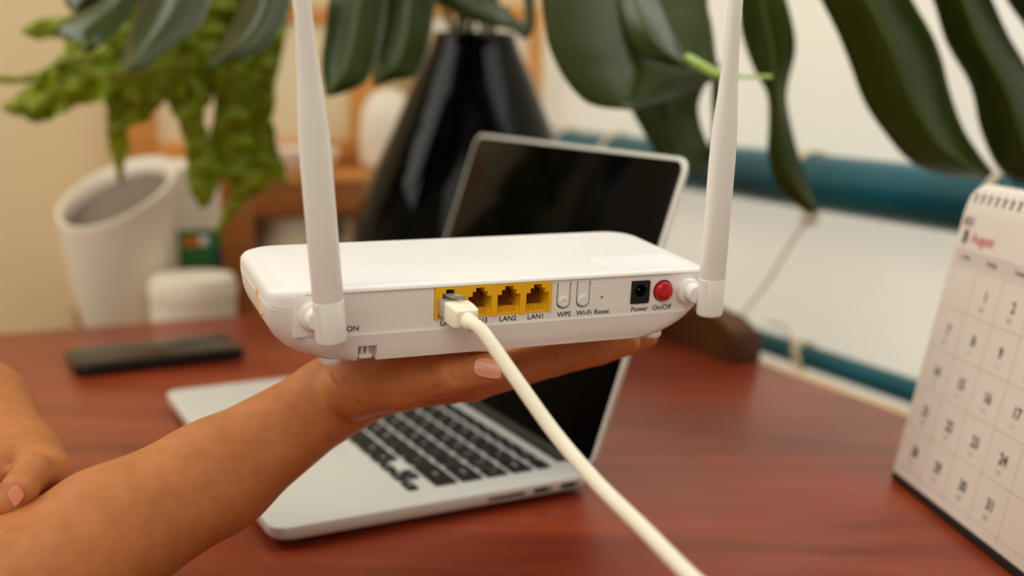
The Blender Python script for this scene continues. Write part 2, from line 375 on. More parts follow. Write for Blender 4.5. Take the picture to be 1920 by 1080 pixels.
# printed words on the panel
def rtext(s, x, z, size, y=-.0002, bold=0.010):
    V, Fs = text_geo(s, size, bold=bold); g = G(); g.add([(x + v.x, y, z + v.y) for v in V], Fs); g.obj('printed_word', M_ink, rt, smooth=False)
for s, x in (('PON', -.0735), ('LAN4', -.0277), ('LAN3', -.0132), ('LAN2', .0013), ('LAN1', .0156), ('WPS', .0303), ('Wi-Fi', .0409), ('Reset', .0504), ('Power', .0712), ('On/Off', .0838)):
    rtext(s, x, -.0190 if s != 'PON' else -.0185, .0036)
# stickers, vent texture, feet, amber strip
g = G(); g.box((-.0760, .0055, -.0001), (-.0325, .0300, .00025), r=.0001, seg=1); g.obj('blank_sticker', M_sticker, rt)
g = G(); g.box((.0585, .0055, -.0001), (.1020, .0300, .00025), r=.0001, seg=1); g.obj('blank_sticker', M_sticker, rt)
g = G(); random.seed(5)
for r_ in range(7):
    for k in range(34):
        x = -.072 + k * .0042 + (r_ % 2) * .0021; y = .037 + r_ * .0062
        if random.random() < .45: g.box((x, y, -.0002), (x + .0018, y + .0006, .00014))
v_ = g.obj('vent_ribs', M_white, rt, smooth=False); v_['kind'] = 'stuff'
for fx, fy in ((-.081, .006), (.083, .006), (-.076, .066), (.078, .066)):
    g = G(); g.lathe([(.0001, -.0018), (.0040, -.0018), (.0047, -.0010), (.0050, .0010)], 24, Matrix.Translation(Vector((fx, fy, -.0338)))); g.obj('foot', M_white, rt)
g = G(); g.tube(spline([(-W2 - .0002, .030, -.0062), (-W2 - .0004, .029, -.0090), (-W2 - .0001, .026, -.0125), (-W2 + .0006, .022, -.0160)], 4), .0006, 8); g.obj('side_clip', M_amber, rt)['label'] = 'thin amber side clip'
g = G(); g.box((-.0690, .002, -.0335), (-.0630, .0062, -.0315), r=.0004); g.box((-.0680, .003, -.0315), (-.0665, .0062, -.0275), r=.0003); g.box((-.0655, .003, -.0320), (-.0640, .0062, -.0275), r=.0003)
g.obj('wall_mount_catch', M_white, rt)
# hinges and antennas
def antenna(xb, zb, xt, zt, length, hx):
    Y = -.0132; d = Vector((xt - xb, 0, zt - zb)).normalized(); b = Vector((xb, Y, zb)); rr = .0066
    def ring(t, r):
        c = b + d * t; a = Vector((0, 1, 0)); e = d.cross(a).normalized()
        return [c + (e * math.cos(2 * math.pi * k / 28) + a * math.sin(2 * math.pi * k / 28) * .86) * r for k in range(28)]
    # base segment
    g = G(); g.loft([ring(t, r) for t, r in ((0, rr * .9), (.0006, rr * .985), (.0014, rr * 1.02), (.0183, rr * 1.02), (.0186, rr * .985), (.0189, rr * .985))]); base = g.obj('antenna_base', M_white, rt)
    prof = [(.0189, rr * .985), (.0192, rr), (.075, rr * .99), (.088, rr * .96), (.098, rr * .86), (.108, rr * .74), (.12, rr * .62), (.135, rr * .54), (length - .002, rr * .5), (length, rr * .35)]
    g = G(); g.loft([ring(t, r) for t, r in prof]); g.obj('antenna', M_white, rt)
    # hinge knob: a round boss on the panel and a clevis cylinder reaching to the antenna
    g = G(); Mz = Matrix.Translation(Vector((hx, .0005, -.0108))) @ Matrix.Rotation(math.radians(90), 4, 'X')
    g.lathe([(.0066, 0), (.0066, .0030), (.0062, .0042), (.0052, .0049), (.0046, .0050), (.0046, .0098), (.0040, .0106), (.0002, .0108)], 32, Mz); h = g.obj('hinge_knob', M_white, rt)
    c = b + d * .0095
    g = G(); g.tube([(hx, -.0075, -.0108), (c.x, -.0085, c.z)], .0044, 20); g.obj('hinge_pin', M_white, rt)
    return base
antenna(-.0852, -.0196, -.0978, .1206, .178, -.0905)
antenna(.1032, -.0204, .1004, .1292, .178, .0972)
g = G(); g.box((-.0990, -.0012, -.0205), (-.0850, .0002, -.0018), r=.0006); g.obj('hinge_plate', M_white, rt)

# ------------------------------------------------------------------ ethernet cable with its plug
def RW(x, y, z): return RMAT @ Vector((x, y, z))
PC = Vector((-.0278, 0, -.0102))
ec = thing('ethernet_cable', 'white network cable plugged into the leftmost yellow port and trailing towards the viewer', 'cable', RMAT @ Matrix.Translation(PC))
WORLD[ec.name] = RMAT @ Matrix.Translation(PC)
g = G(); g.box((-.0057, -.0125, -.0046), (.0057, .0095, .0032), r=.0005); g.obj('clear_plug', M_clear, ec)['label'] = 'clear plastic plug tip'
g = G(); g.box((-.0046, -.0120, -.0036), (.0046, .0080, .0020), r=.0003); g.obj('plug_core', M_white, ec)
g = G()
for k in range(8): g.box((-.0038 + k * .00102, .006, .0008), (-.0034 + k * .00102, .0092, .0032))
g.obj('plug_contacts', M_gold, ec, smooth=False)
g = G(); g.add([(-.0030, .0065, .0030), (.0030, .0065, .0030), (.0026, -.0125, .0062), (-.0026, -.0125, .0062), (-.0030, .0065, .0042), (.0030, .0065, .0042), (.0026, -.0125, .0072), (-.0026, -.0125, .0072)], [(0, 1, 2, 3), (7, 6, 5, 4), (0, 4, 5, 1), (1, 5, 6, 2), (2, 6, 7, 3), (3, 7, 4, 0)])
g.obj('latch', M_clear, ec, smooth=False)
secs = []
for y, i, zc in ((-.0098, .0006, 0), (-.0103, .0, 0), (-.0160, 0, 0), (-.0215, .0003, 0), (-.0232, .0010, 0), (-.0238, .0022, 0)):
    secs.append([(p[0], y, p[1]) for p in rrect(-.0060 + i, .0060 - i, -.0052 + i, .0044 - i, .0012, 0, 4)])
secs.reverse(); g = G(); g.loft(secs); bt = g.obj('strain_relief_boot', M_cable, ec)
# cable path in world
p0 = RW(PC.x, -.0210, PC.z - .0004); p1 = RW(PC.x, -.0265, PC.z - .0008)
path = [p0, p1, P(905, 622, .452), P(960, 700, .436), P(1040, 812, .415), P(1120, 906, .392), P(1205, 990, .368), P(1300, 1086, .343), P(1420, 1195, .318), P(1560, 1300, .30)]
path = [np.array(p) for p in path]
end = [path[-1] + np.array([.03, -.04, -.05]), np.array([.14, .16, TZ + .012]), np.array([.16, .06, TZ + .0034]), np.array([.165, -.02, TZ + .0034])]
sp = spline(path[:-1] + end, 10)
g = G(); g.tube(sp, [.0036 if i < 14 else .0030 for i in range(len(sp))], 20); cb = g.obj('cable', M_cable, ec, world=True, angle=0)

# ------------------------------------------------------------------ laptop
ps = .4922; LU = Vector((math.cos(ps), math.sin(ps), 0)); LV = Vector((-math.sin(ps), math.cos(ps), 0)); LA = Vector((-.13434, .58864, TZ))
LO = LA + LV * .314
LM = Matrix(((-LV.x, LU.x, 0, LO.x), (-LV.y, LU.y, 0, LO.y), (0, 0, 1, LO.z), (0, 0, 0, 1)))
lp = thing('laptop', 'open silver laptop with a dark blank screen on the red table', 'laptop', LM)
g = G(); LW, LD = .314, .2175
secs = [rrect(i, LW - i, i, LD - i * .3, .012, z) for z, i in ((.0028, .016), (.0034, .008), (.0052, .0022), (.0076, .0003), (.0090, 0), (.0133, 0), (.0139, .0003), (.0141, .0009))]
g.loft(secs); base = g.obj('base', M_alu, lp)
cs = []
g = G(); g.box((.0205, .0925, .0128), (.2935, .2000, .03)); 
g = G(); g.box((LW - .002, .1385, .0078), (LW + .01, .1655, .0104)); cs.append(g)     # card slot
g = G(); g.box((LW - .006, .1715, .0062), (LW + .01, .1850, .0112)); cs.append(g)     # usb
g = G(); g.box((LW - .006, .1915, .0062), (LW + .01, .2055, .0112)); cs.append(g)     # hdmi
g = G(); g.box((.030, LD - .0110, .0095), (LW - .030, LD + .01, .03)); cs.append(g)   # hinge trough
g = G(); g.box((LW / 2 - .0525, .0100, .01385), (LW / 2 + .0525, .0860, .03)); cs.append(g)
cut(base, cs)
g = G(); g.box((LW - .0019, .1388, .0078), (LW - .0012, .1652, .0103)); g.obj('card_slot', M_black, lp, smooth=False)
for y0, y1 in ((.1715, .1850), (.1915, .2055)):
    g = G(); g.box((LW - .0058, y0 + .001, .0066), (LW - .0045, y1 - .001, .0106)); g.obj('side_socket', M_black, lp, smooth=False)
g = G(); g.box((LW / 2 - .0520, .0105, .0134), (LW / 2 + .0520, .0855, .01395), r=.0003); g.obj('trackpad', M_alu, lp)
for fx in (.03, LW - .03):
    for fy in (.03, LD - .03):
        g = G(); g.lathe([(.0070, .0), (.0076, .0006), (.0076, .0030)], 16, Matrix.Translation(Vector((fx, fy, 0)))); g.obj('rubber_foot', M_black, lp)
g = G(); g.box((.0305, LD - .0108, .0098), (LW - .0305, LD + .0005, .0152), r=.0012); g.tube([(.031, LD - .0030, .0150), (LW - .031, LD - .0030, .0150)], .0036, 16); g.obj('hinge_barrel', M_hinge, lp)
# keys
KX0, KX1 = .0228, .2912
unit = (KX1 - KX0 + .003) / 14.5
rows = [(.1872, .0105, [14.5 / 14] * 14, ['esc'] + ['F%d' % i for i in range(1, 13)] + ['']),
        (.1682, .0157, [1] * 13 + [1.5], list('`1234567890-=') + ['delete']),
        (.1496, .0157, [1.5] + [1] * 13, ['tab'] + list('QWERTYUIOP[]\\')),
        (.1312, .0157, [1.75] + [1] * 11 + [1.75], ['caps'] + list("ASDFGHJKL;'") + ['return']),
        (.1128, .0157, [2.25] + [1] * 10 + [2.25], ['shift'] + list('ZXCVBNM,./') + ['shift']),
        (.0940, .0160, [1, 1, 1, 1.25, 5, 1.25, 1], ['fn', 'ctrl', 'opt', 'cmd', '', 'cmd', 'opt'])]
def keymesh(wd, h, cache={}):
    k = (round(wd, 5), round(h, 5))
    if k not in cache:
        g = G(); g.loft([rrect(i, wd - i, i, h - i, .0016, z, 2) for z, i in ((0, 0), (.0009, .0001), (.0012, .0005))])
        me = bpy.data.meshes.new('key'); me.from_pydata([tuple(v) for v in g.V], [], g.F); me.materials.append(M_key); me.update(); cache[k] = me
    return cache[k]
leg = G()
def key(x, y, wd, h, s):
    o = bpy.data.objects.new('key', keymesh(wd, h)); link(o, lp); o.location = (x, y, .0142)
    if s:
        V, Fs = text_geo(s, .0062 if len(s) == 1 else .0034, bold=.02); leg.add([(x + wd / 2 + v.x, y + h / 2 + v.y, .0142 + .00128) for v in V], Fs)
for y, h, ws, tx in rows:
    x = KX0
    for wdt, s in zip(ws, tx): key(x, y, wdt * unit - .003, h, s); x += wdt * unit
x = KX0 + 11.5 * unit
key(x, .0940, unit - .003, .0074, '<'); key(x + unit, .0940, unit - .003, .0074, 'v'); key(x + unit, .1024, unit - .003, .0074, '^'); key(x + 2 * unit, .0940, unit - .003, .0074, '>')
leg.obj('key_legends', M_legend, lp, smooth=False)['kind'] = 'stuff'
# lid
la = 1.25077529; ly, lz = math.cos(la), math.sin(la)
LDM = Matrix(((1, 0, 0, 0), (0, ly, -lz, .213), (0, lz, ly, .0140), (0, 0, 0, 1)))   # x along, y up the lid, z towards... front is -z*? (normal)
# normal facing the keyboard is (0,-lz,ly)
g = G(); secs = [[(p[0], p[1], p[2]) for p in rrect(i, LW - i, .004 + i, .2190 - i, .0105, z, 8)] for z, i in ((-.0048, .0035), (-.0040, .0010), (-.0026, .0), (-.0003, .0), (.0, .0003))]
g.loft([[LDM @ Vector(p) for p in s_] for s_ in secs]); g.obj('lid', M_alu, lp)
g = G(); g.loft([[LDM @ Vector(p) for p in rrect(i, LW - i, .0040 + i * .2, .2190 - i, .0085, z, 8)] for z, i in ((-.0002, .0030), (.0003, .0030), (.0005, .0034))]); g.obj('screen', M_screen, lp)['label'] = 'glossy black blank screen'

# ------------------------------------------------------------------ phone
PHM = Matrix.Translation(Vector((-.3390, 1.0150, TZ))) @ Matrix.Rotation(math.radians(31.0), 4, 'Z')
ph = thing('smartphone', 'black smartphone lying face up on the table behind the arms', 'phone', PHM)
g = G(); g.loft([rrect(-.0775 + i, .0775 - i, -.0365 + i, .0365 - i, .011, z, 6) for z, i in ((.0002, .0035), (.0015, .001), (.0045, 0), (.0080, 0), (.0105, .001), (.0118, .003))]); g.obj('case', M_phone, ph)
g = G(); g.loft([rrect(-.0775 + i, .0775 - i, -.0365 + i, .0365 - i, .009, z, 6) for z, i in ((.0117, .0032), (.0121, .0032), (.0122, .0036))]); g.obj('glass_front', M_glass, ph)
g = G(); g.box((-.045, -.0370, .0055), (-.028, -.0362, .0078), r=.0002); g.box((-.022, -.0370, .0055), (-.005, -.0362, .0078), r=.0002); g.obj('side_buttons', M_black, ph)
g = G(); g.box((.0715, -.006, .0119), (.0722, .006, .01245)); g.obj('ear_speaker', M_hinge, ph, smooth=False)

# ------------------------------------------------------------------ desk calendar
cph, cti = math.radians(-83.6235), math.radians(79.4049)
ce = Vector((math.cos(cph), math.sin(cph), 0)); cbk = Vector((-math.sin(cph), math.cos(cph), 0)); cn = cbk * math.cos(cti) + Vector((0, 0, 1)) * math.sin(cti)
cN = ce.cross(cn)                                       # faces the viewer
CW, CH = .0320, .0287
CO = Vector((.2968, .7144, .1394 + TZ)) + ce * (-.655 * CW) - cn * (4.7247 * CH)
CM = Matrix(((ce.x, cn.x, cN.x, CO.x), (ce.y, cn.y, cN.y, CO.y), (ce.z, cn.z, cN.z, CO.z), (0, 0, 0, 1)))
cal = thing('desk_calendar', 'white spiral-bound desk calendar showing August at the right edge', 'calendar', CM)
PWd = 7.22 * CW; PH = .198
def pagesec(z):                                          # side profile of the page: straight, then curling back over the binding
    return [(0, z)] + [(b, z) for b in (.02, .06, .10, .14, PH - .014)] + [(PH - .008, z - .0004), (PH - .001, z - .0018), (PH + .0045, z - .0050), (PH + .0078, z - .0100), (PH + .0086, z - .0160)]
def sheet(z, x0, x1, t=.0006):
    g = G(); a = pagesec(z); V = []; m = len(a)
    xs = [x0, x0 + .0012, x1 - .0012, x1]
    for x in xs: V += [(x, y, zz) for y, zz in a]
    for x in xs: V += [(x, y, zz - t) for y, zz in a]
    o = 4 * m; Fs = []
    for k in range(3):
        for j in range(m - 1):
            q = k * m + j; Fs += [(q, q + m, q + m + 1, q + 1), (q + o, q + 1 + o, q + m + 1 + o, q + m + o)]
    for j in range(m - 1): Fs += [(j, j + 1, j + 1 + o, j + o), (3 * m + j, 3 * m + j + o, 3 * m + j + 1 + o, 3 * m + j + 1)]
    for k in range(3): Fs += [(k * m, k * m + o, (k + 1) * m + o, (k + 1) * m), (k * m + m - 1, (k + 1) * m + m - 1, (k + 1) * m + m - 1 + o, k * m + m - 1 + o)]
    return g.add(V, Fs)
for k in range(3): sheet(-.0007 * k, .0004 * k, PWd - .0003 * k, .0005).obj('page', M_paper, cal, angle=50)
# black board of the stand: front leg, base and rear leg
g = G(); g.box((.001, -.0020, -.0052), (PWd - .001, PH - .012, -.0024), r=.0006); g.obj('front_board', M_board, cal)
g = G(); g.box((.0008, -.0058, -.0065), (PWd - .0008, -.0004, .0003), r=.0005); g.obj('foot_edge', M_board, cal)
zw = Vector((0, 0, 1)); CI3 = CM.to_3x3().inverted(); dn = CI3 @ zw; bk = CI3 @ (-Vector((cN.x, cN.y, 0)).normalized())
g = G(); b0 = Vector((.001, -.0030, -.0045)); A_ = b0 + bk * .004; B_ = b0 + bk * .085; tp = Vector((.001, PH - .006, -.018))
def slab(g, a, b, th, wd):
    ax = Vector((wd, 0, 0)); nrm = (b - a).cross(ax).normalized() * th
    g.add([a, b, b + nrm, a + nrm, a + ax, b + ax, b + ax + nrm, a + ax + nrm], [(0, 1, 2, 3), (7, 6, 5, 4), (0, 4, 5, 1), (1, 5, 6, 2), (2, 6, 7, 3), (3, 7, 4, 0)])
slab(g, A_, B_, .0022, PWd - .002); g.obj('base_board', M_board, cal, smooth=False)
g = G(); slab(g, B_, tp, .0022, PWd - .002); g.obj('rear_board', M_board, cal, smooth=False)
# spiral
for k in range(26):
    x = .0075 + k * .0087
    if x > PWd - .006: break
    g = G(); c0 = Vector((x, PH + .0005, -.0090)); pts = []
    for q in range(13):
        a = 2 * math.pi * q / 12 * .97 + .6; pts.append(c0 + Vector((.0012 * math.sin(a * 2), .0092 * math.cos(a) * .9, .0085 * math.sin(a))))
    g.tube(pts, .00055, 6); g.obj('binding_ring', M_wire, cal)
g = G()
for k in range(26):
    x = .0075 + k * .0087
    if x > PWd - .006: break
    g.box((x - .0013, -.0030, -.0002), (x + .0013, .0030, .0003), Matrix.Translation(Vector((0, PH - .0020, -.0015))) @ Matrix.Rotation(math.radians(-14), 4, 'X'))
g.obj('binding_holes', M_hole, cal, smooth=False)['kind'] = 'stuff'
def cx_(i): return (i + .655) * CW
def cy_(j): return (4.7247 - j) * CH
def ctext(g, s, x, y, size, bold=0): V, Fs = text_geo(s, size, bold=bold); g.add([(x + v.x * .84, y + v.y, .00025) for v in V], Fs)
g = G(); g2 = G()
lun = '初四 初五 初六 初七 初八 初九 初十 十一 十二 十三 十四 十五 十六 十七 十八 十九 二十 廿一 廿二 廿三 廿四 廿五 廿六 廿七 廿八 廿九 初一 初二 初三 初四 初五'.split()
for d in range(1, 32):
    i, j = d % 7, d // 7; gd = G(); ctext(gd, str(d), cx_(i), cy_(j), .0100, .022); gd.obj('date_number', M_ink, cal, smooth=False); ctext(g2, lun[d - 1], cx_(i) - .001, cy_(j) - .0082, .0036)
for i, s in enumerate(('Sunday', 'Monday', 'Tuesday', 'Wednesday', 'Thursday', 'Friday', 'Saturday')): gd = G(); ctext(gd, s, cx_(i) - .003, cy_(-.74), .0042, .012); gd.obj('weekday_name', M_ink, cal, smooth=False)
ctext(g, '8', cx_(-.33), cy_(-1.18), .0125, .05); ctext(g, '2022', cx_(-.36), cy_(-1.54), .0078, .012)
g.obj('year_and_month_number', M_ink, cal, smooth=False); g2.obj('printed_small_marks', M_inkgrey, cal, smooth=False)['kind'] = 'stuff'
g = G(); V, Fs = text_geo('August', .0098, 'LEFT', .01); g.add([(cx_(.0) + v.x - .003, cy_(-1.2) + v.y, .00025) for v in V], Fs); g.obj('month_name', M_inkred, cal, smooth=False)['label'] = 'month name August in red'
g = G()
for j in range(0, 6):
    y = cy_(j - .52); g.box((.004, y - .00022, 0), (PWd - .002, y + .00022, .00018))
for i in range(0, 7):
    x = cx_(i + .46); g.box((x - .00022, cy_(4.6), 0), (x + .00022, cy_(-.52), .00018))
g.obj('grid_lines', M_line, cal, smooth=False)['kind'] = 'stuff'
g = G(); g.box((.004, cy_(-.58), 0), (PWd - .002, cy_(-.92), .00012)); g.obj('weekday_band', M_header, cal, smooth=False)

# ------------------------------------------------------------------ pipes and ropes along the right wall
S_P = .868
def pipe_pt(t, z, ds=0): return ST(S_P + ds, t, TZ + z)
pg = thing('railing_pipe', 'thick teal painted pipe running along the cream wall above the table', 'pipe', pipe_pt(-.9, .163))
g = G(); g.tube([pipe_pt(-1.59, .163), pipe_pt(-1.2, .163), pipe_pt(-.9, .163), pipe_pt(-.5, .163), pipe_pt(.1, .163)], .0315, 32); g.obj('pipe', M_pipe, pg, world=True)
for t in (-1.57, .05):
    g = G(); g.tube([pipe_pt(t, .163), pipe_pt(t, .163, .06)], .012, 12); g.obj('wall_bracket', M_pipe, pg, world=True)
pg2 = thing('lower_railing_pipe', 'thin dark teal pipe just below the table edge along the cream wall', 'pipe', pipe_pt(-.9, -.0385))
g = G(); g.tube([pipe_pt(-1.59, -.0385), pipe_pt(-.9, -.0385), pipe_pt(.1, -.0385)], .0135, 24); g.obj('pipe', M_pipe, pg2, world=True)
for t in (-1.57, .05):
    g = G(); g.tube([pipe_pt(t, -.0385), pipe_pt(t, -.0385, .06)], .007, 12); g.obj('wall_bracket', M_pipe, pg2, world=True)
def wrap(t, zc, r, rr, turns, name='rope_wrap', dt=.006):
    pts = []
    for q in range(int(turns * 20) + 1):
        a = 2 * math.pi * q / 20; pts.append(ST(S_P - (r + rr) * math.cos(a), t + dt * q / 20, TZ + zc + (r + rr) * math.sin(a)))
    return pts
rp = thing('knotted_rope', 'cream rope knotted under the teal pipe with its end hanging down to the wooden block', 'rope', pipe_pt(-.97, .12))
g = G(); g.tube(wrap(-.962, .163, .0315, .0022, 2.0), .0022, 8); g.obj('wrap', M_rope, rp, world=True)
g = G(); k0 = P(1518, 412, 1.215)
g.tube([k0 + np.array([.007 * math.cos(a * 2.0), .005 * math.sin(a * 3), .006 * math.sin(a * 2.0) + .002 * a / 6]) for a in np.linspace(0, 6.28, 30)], .0024, 8); g.obj('knot', M_rope, rp, world=True)
g = G(); g.tube(spline([k0, P(1500, 432, 1.225), P(1470, 478, 1.235), P(1440, 528, 1.245), P(1408, 570, 1.25), P(1385, 600, 1.25)], 6), .0020, 8); g.obj('hanging_end', M_rope, rp, world=True)
rp2 = thing('rope_loop', 'cream rope looped around the thin lower pipe beside the wooden block', 'rope', pipe_pt(-.95, -.04))
g = G(); g.tube(wrap(-.955, -.0385, .0135, .0022, 1.5), .0022, 8); g.obj('wrap', M_rope, rp2, world=True)
g = G(); g.tube(spline([P(1440, 604, 1.21), P(1468, 612, 1.20), P(1485, 640, 1.19), P(1496, 672, 1.185), P(1500, 695, 1.185)], 6), .0024, 8); g.obj('loop', M_rope, rp2, world=True)
for t, lb in ((-1.372, 'cream rope tie around the teal pipe above the laptop lid'), (-1.52, 'cream rope tie around the teal pipe next to the black vase'), (-.70, 'cream rope tie around the teal pipe near the calendar')):
    g = G(); g.tube(wrap(t, .163, .0315, .0024, 2.0, dt=.005), .0024, 8); o = g.obj('rope_tie', M_rope); tag(o, lb, 'rope', 'rope ties around the teal pipe')

# wooden block on the table edge
wb = thing('wooden_block', 'dark brown curved-top wooden block on the table edge behind the router', 'block', ST(.69, -.95, TZ))
prof = [(-1.12, 0), (-.838, 0), (-.836, .004), (-.836, .028), (-.840, .033), (-.858, .040), (-.90, .044), (-.96, .046), (-1.12, .046)]
secs = [[ST(s, t, TZ + .0002 + z) for t, z in prof] for s in (.668, .6695, .6985, .700)]
g = G(); g.loft(secs); g.obj('block', M_dwood, wb, world=True, angle=25)
g = G(); room_box(g, .6675, .7005, -.8355, -.829, TZ + .0002, TZ + .030, .001); g.obj('end_cap', M_dwood2, wb, world=True)

# ------------------------------------------------------------------ vase
VX, VY = -.0455, 1.205
vs = thing('black_vase', 'tall glossy black cone-shaped vase behind the laptop', 'vase', (VX, VY, TZ))
prof = [(.075, .0004), (.096, .002), (.118, .022), (.131, .055), (.1335, .085), (.127, .125), (.108, .172), (.0845, .222), (.064, .270), (.049, .300), (.0445, .312), (.0440, .318), (.0425, .3185), (.0400, .314), (.045, .298), (.060, .268), (.080, .222), (.100, .172), (.115, .125), (.120, .085), (.118, .055), (.09, .01), (.001, .008)]
g = G(); g.lathe(prof, 64); g.obj('vase_body', M_vase, vs, angle=0)

# ------------------------------------------------------------------ plants
def resample(pts, n):
    pts = np.array(pts, float); d = np.r_[0, np.cumsum(np.hypot(*np.diff(pts, axis=0).T))]; t = np.linspace(0, d[-1], n)
    return np.c_[np.interp(t, d, pts[:, 0]), np.interp(t, d, pts[:, 1])]
def smooth2(pts): return [tuple(p) for p in spline(pts, 4)]
def lobe(g, L, R, Y0, Y1, n=26, m=10, fold=.012, belly=.0, ruf=0, rufs=30, jag=0, th=.0006, sd=0, tilt=0):
    """one lobe of a leaf as a curved blade with thickness; L, R its two outlines, Y0..Y1 its distance from root to tip"""
    L = resample(smooth2(L), n); R = resample(smooth2(R), n); V = []
    for i in range(n):
        t = i / (n - 1)
        for j in range(m + 1):
            s = j / m; l = L[i].copy(); r = R[i].copy()
            if jag:
                a = noise.noise(Vector((i * .55, sd * 7.3, 1.7))) + .6 * noise.noise(Vector((i * 1.3, sd * 3.3, 9))); b = noise.noise(Vector((i * .6, sd * 5.1, 4.4))) + .6 * noise.noise(Vector((i * 1.4, sd * 2.2, 5)))
                d = (r - l); dl = np.hypot(*d) + 1e-6; w_ = min(1, dl / 30); l = l - d / dl * a * jag * w_; r = r + d / dl * b * jag * w_
            p = l * (1 - s) + r * s
            Y = Y0 + (Y1 - Y0) * t - fold * (1 - abs(2 * s - 1) ** 1.3) + belly * math.sin(math.pi * t) + tilt * (s - .5)
            if ruf:
                q = Vector((p[0] / rufs, p[1] / rufs, sd * 3.1)); Y += ruf * (noise.noise(q) + .5 * noise.noise(q * 2.3)) * (.35 + abs(2 * s - 1))
            V.append(P(p[0], p[1], Y))
    k = len(V); V2 = []
    A = np.array(V).reshape(n, m + 1, 3)
    du = np.gradient(A, axis=0); dv = np.gradient(A, axis=1); N_ = np.cross(du, dv); N_ /= (np.linalg.norm(N_, axis=2, keepdims=True) + 1e-9)
    B = A + N_ * th; V = list(A.reshape(-1, 3)) + list(B.reshape(-1, 3)); Fs = []
    w1 = m + 1
    for i in range(n - 1):
        for j in range(m):
            q = i * w1 + j; Fs += [(q, q + 1, q + w1 + 1, q + w1), (q + k, q + w1 + k, q + w1 + 1 + k, q + 1 + k)]
    for i in range(n - 1):
        for j in (0, m):
            q = i * w1 + j; Fs.append((q, q + w1, q + w1 + k, q + k))
    for j in range(m):
        for i in (0, n - 1):
            q = i * w1 + j; Fs.append((q, q + 1, q + 1 + k, q + k))
    g.add(V, Fs)
    # centre line for a rib
    return [A[i, m // 2] - np.array([0, .0009, 0]) for i in range(n)]
mo = thing('monstera_plant', 'large dark green monstera leaves hanging over the vase and the teal pipe', 'plant', (VX, VY, TZ + .31))
def leaf(name, lobes, mt, parent, rib=True, label=None, ribm=None, rr=.0016, crown=None):
    g = G(); ribs = []
    for kw in lobes: ribs.append(lobe(g, **kw))
    if crown:                                     # the undivided blade above the lobes, narrowing to the stalk
        xl, xr, xm, top, Yc = crown
        lobe(g, [(xm, top), (xl + (xm - xl) * .35, top * .75 - 15), (xl, -130), (xl, -62)], [(xm + 2, top), (xr + (xm - xr) * .35, top * .75 - 15), (xr, -130), (xr, -62)], Yc + .004, Yc, fold=.02, n=20, m=12)
    o = g.obj(name, mt, parent, world=True, angle=0)
    if label: o['label'] = label
    if rib:
        g = G()
        for r_ in ribs: g.tube(r_[::2], [rr * (1 - .8 * i / len(r_[::2])) for i in range(len(r_[::2]))], 6)
        q = g.obj('midrib', ribm or M_leafr, o); q.data.transform(WORLD[parent.name].inverted())
    return o
# left leaf with three drooping lobes
leaf('leaf', [dict(L=[(250, -80), (190, 0), (140, 28), (108, 50), (104, 65), (120, 72), (148, 76), (155, 98)], R=[(310, -80), (262, 0), (248, 25), (225, 55), (200, 78), (180, 90), (166, 98), (158, 100)], Y0=1.0, Y1=.94, fold=.010),
              dict(L=[(300, -80), (262, 10), (244, 60), (232, 100), (230, 122), (236, 128)], R=[(440, -80), (395, 0), (380, 38), (342, 75), (305, 102), (275, 128), (240, 134)], Y0=1.0, Y1=.95, fold=.016, tilt=-.03),
              dict(L=[(470, -80), (452, 0), (430, 50), (412, 80), (395, 108), (388, 128)], R=[(580, -80), (546, 0), (530, 50), (500, 88), (470, 106), (432, 110), (392, 130)], Y0=1.0, Y1=.96, fold=.016, tilt=-.03),
              dict(L=[(110, -60), (122, 0), (128, 14), (138, 22)], R=[(230, -60), (200, -5), (170, 12), (142, 23)], Y0=1.02, Y1=1.0, fold=.01)], M_leafd, mo, crown=(115, 580, 360, -330, 1.0), label='glossy grey-green drooping leaf at the upper left')
leaf('leaf', [dict(L=[(640, -80), (617, 0), (610, 60), (603, 120), (610, 176)], R=[(745, -80), (727, 0), (716, 60), (702, 120), (685, 155), (650, 172), (613, 181)], Y0=1.02, Y1=.98, fold=.012),
              dict(L=[(710, -80), (716, 20), (708, 80), (700, 130), (700, 158)], R=[(840, -80), (815, 20), (806, 80), (792, 120), (775, 145), (740, 150), (703, 162)], Y0=1.04, Y1=1.0, fold=.012)], M_leafd, mo, crown=(640, 838, 760, -300, 1.03))
leaf('leaf', [dict(L=[(760, -80), (800, 4), (832, 10), (868, 34), (912, 46), (960, 56), (981, 73)], R=[(920, -80), (934, 5), (950, 12), (965, 34), (980, 44), (986, 58), (984, 74)], Y0=1.07, Y1=1.05, fold=.006),
              dict(L=[(975, -80), (982, 0), (984, 30), (978, 72)], R=[(1006, -80), (1003, 0), (1001, 55), (982, 75)], Y0=1.07, Y1=1.05, fold=.003)], M_leafd, mo, rib=False, crown=(765, 1006, 900, -290, 1.07))
leaf('leaf', [dict(L=[(1000, -80), (1015, 0), (1024, 60), (1031, 92), (1055, 142), (1090, 184), (1122, 199), (1180, 205)], R=[(1335, -80), (1326, 0), (1335, 50), (1342, 108), (1344, 142), (1290, 174), (1232, 195), (1184, 206)], Y0=.92, Y1=.88, fold=.03, m=16, n=34, tilt=.02)], M_leafd, mo, rib=False, crown=(1002, 1334, 1180, -340, .92), label='broad dark leaf hanging in the middle of the picture')
leaf('leaf', [dict(L=[(1150, -60), (1160, 10), (1173, 60), (1196, 98), (1240, 116), (1284, 126)], R=[(1205, -60), (1240, 10), (1262, 55), (1278, 90), (1290, 112), (1291, 126)], Y0=.895, Y1=.845, fold=.012, belly=-.01)], M_leafd, mo, crown=(1152, 1206, 1190, -260, .895))
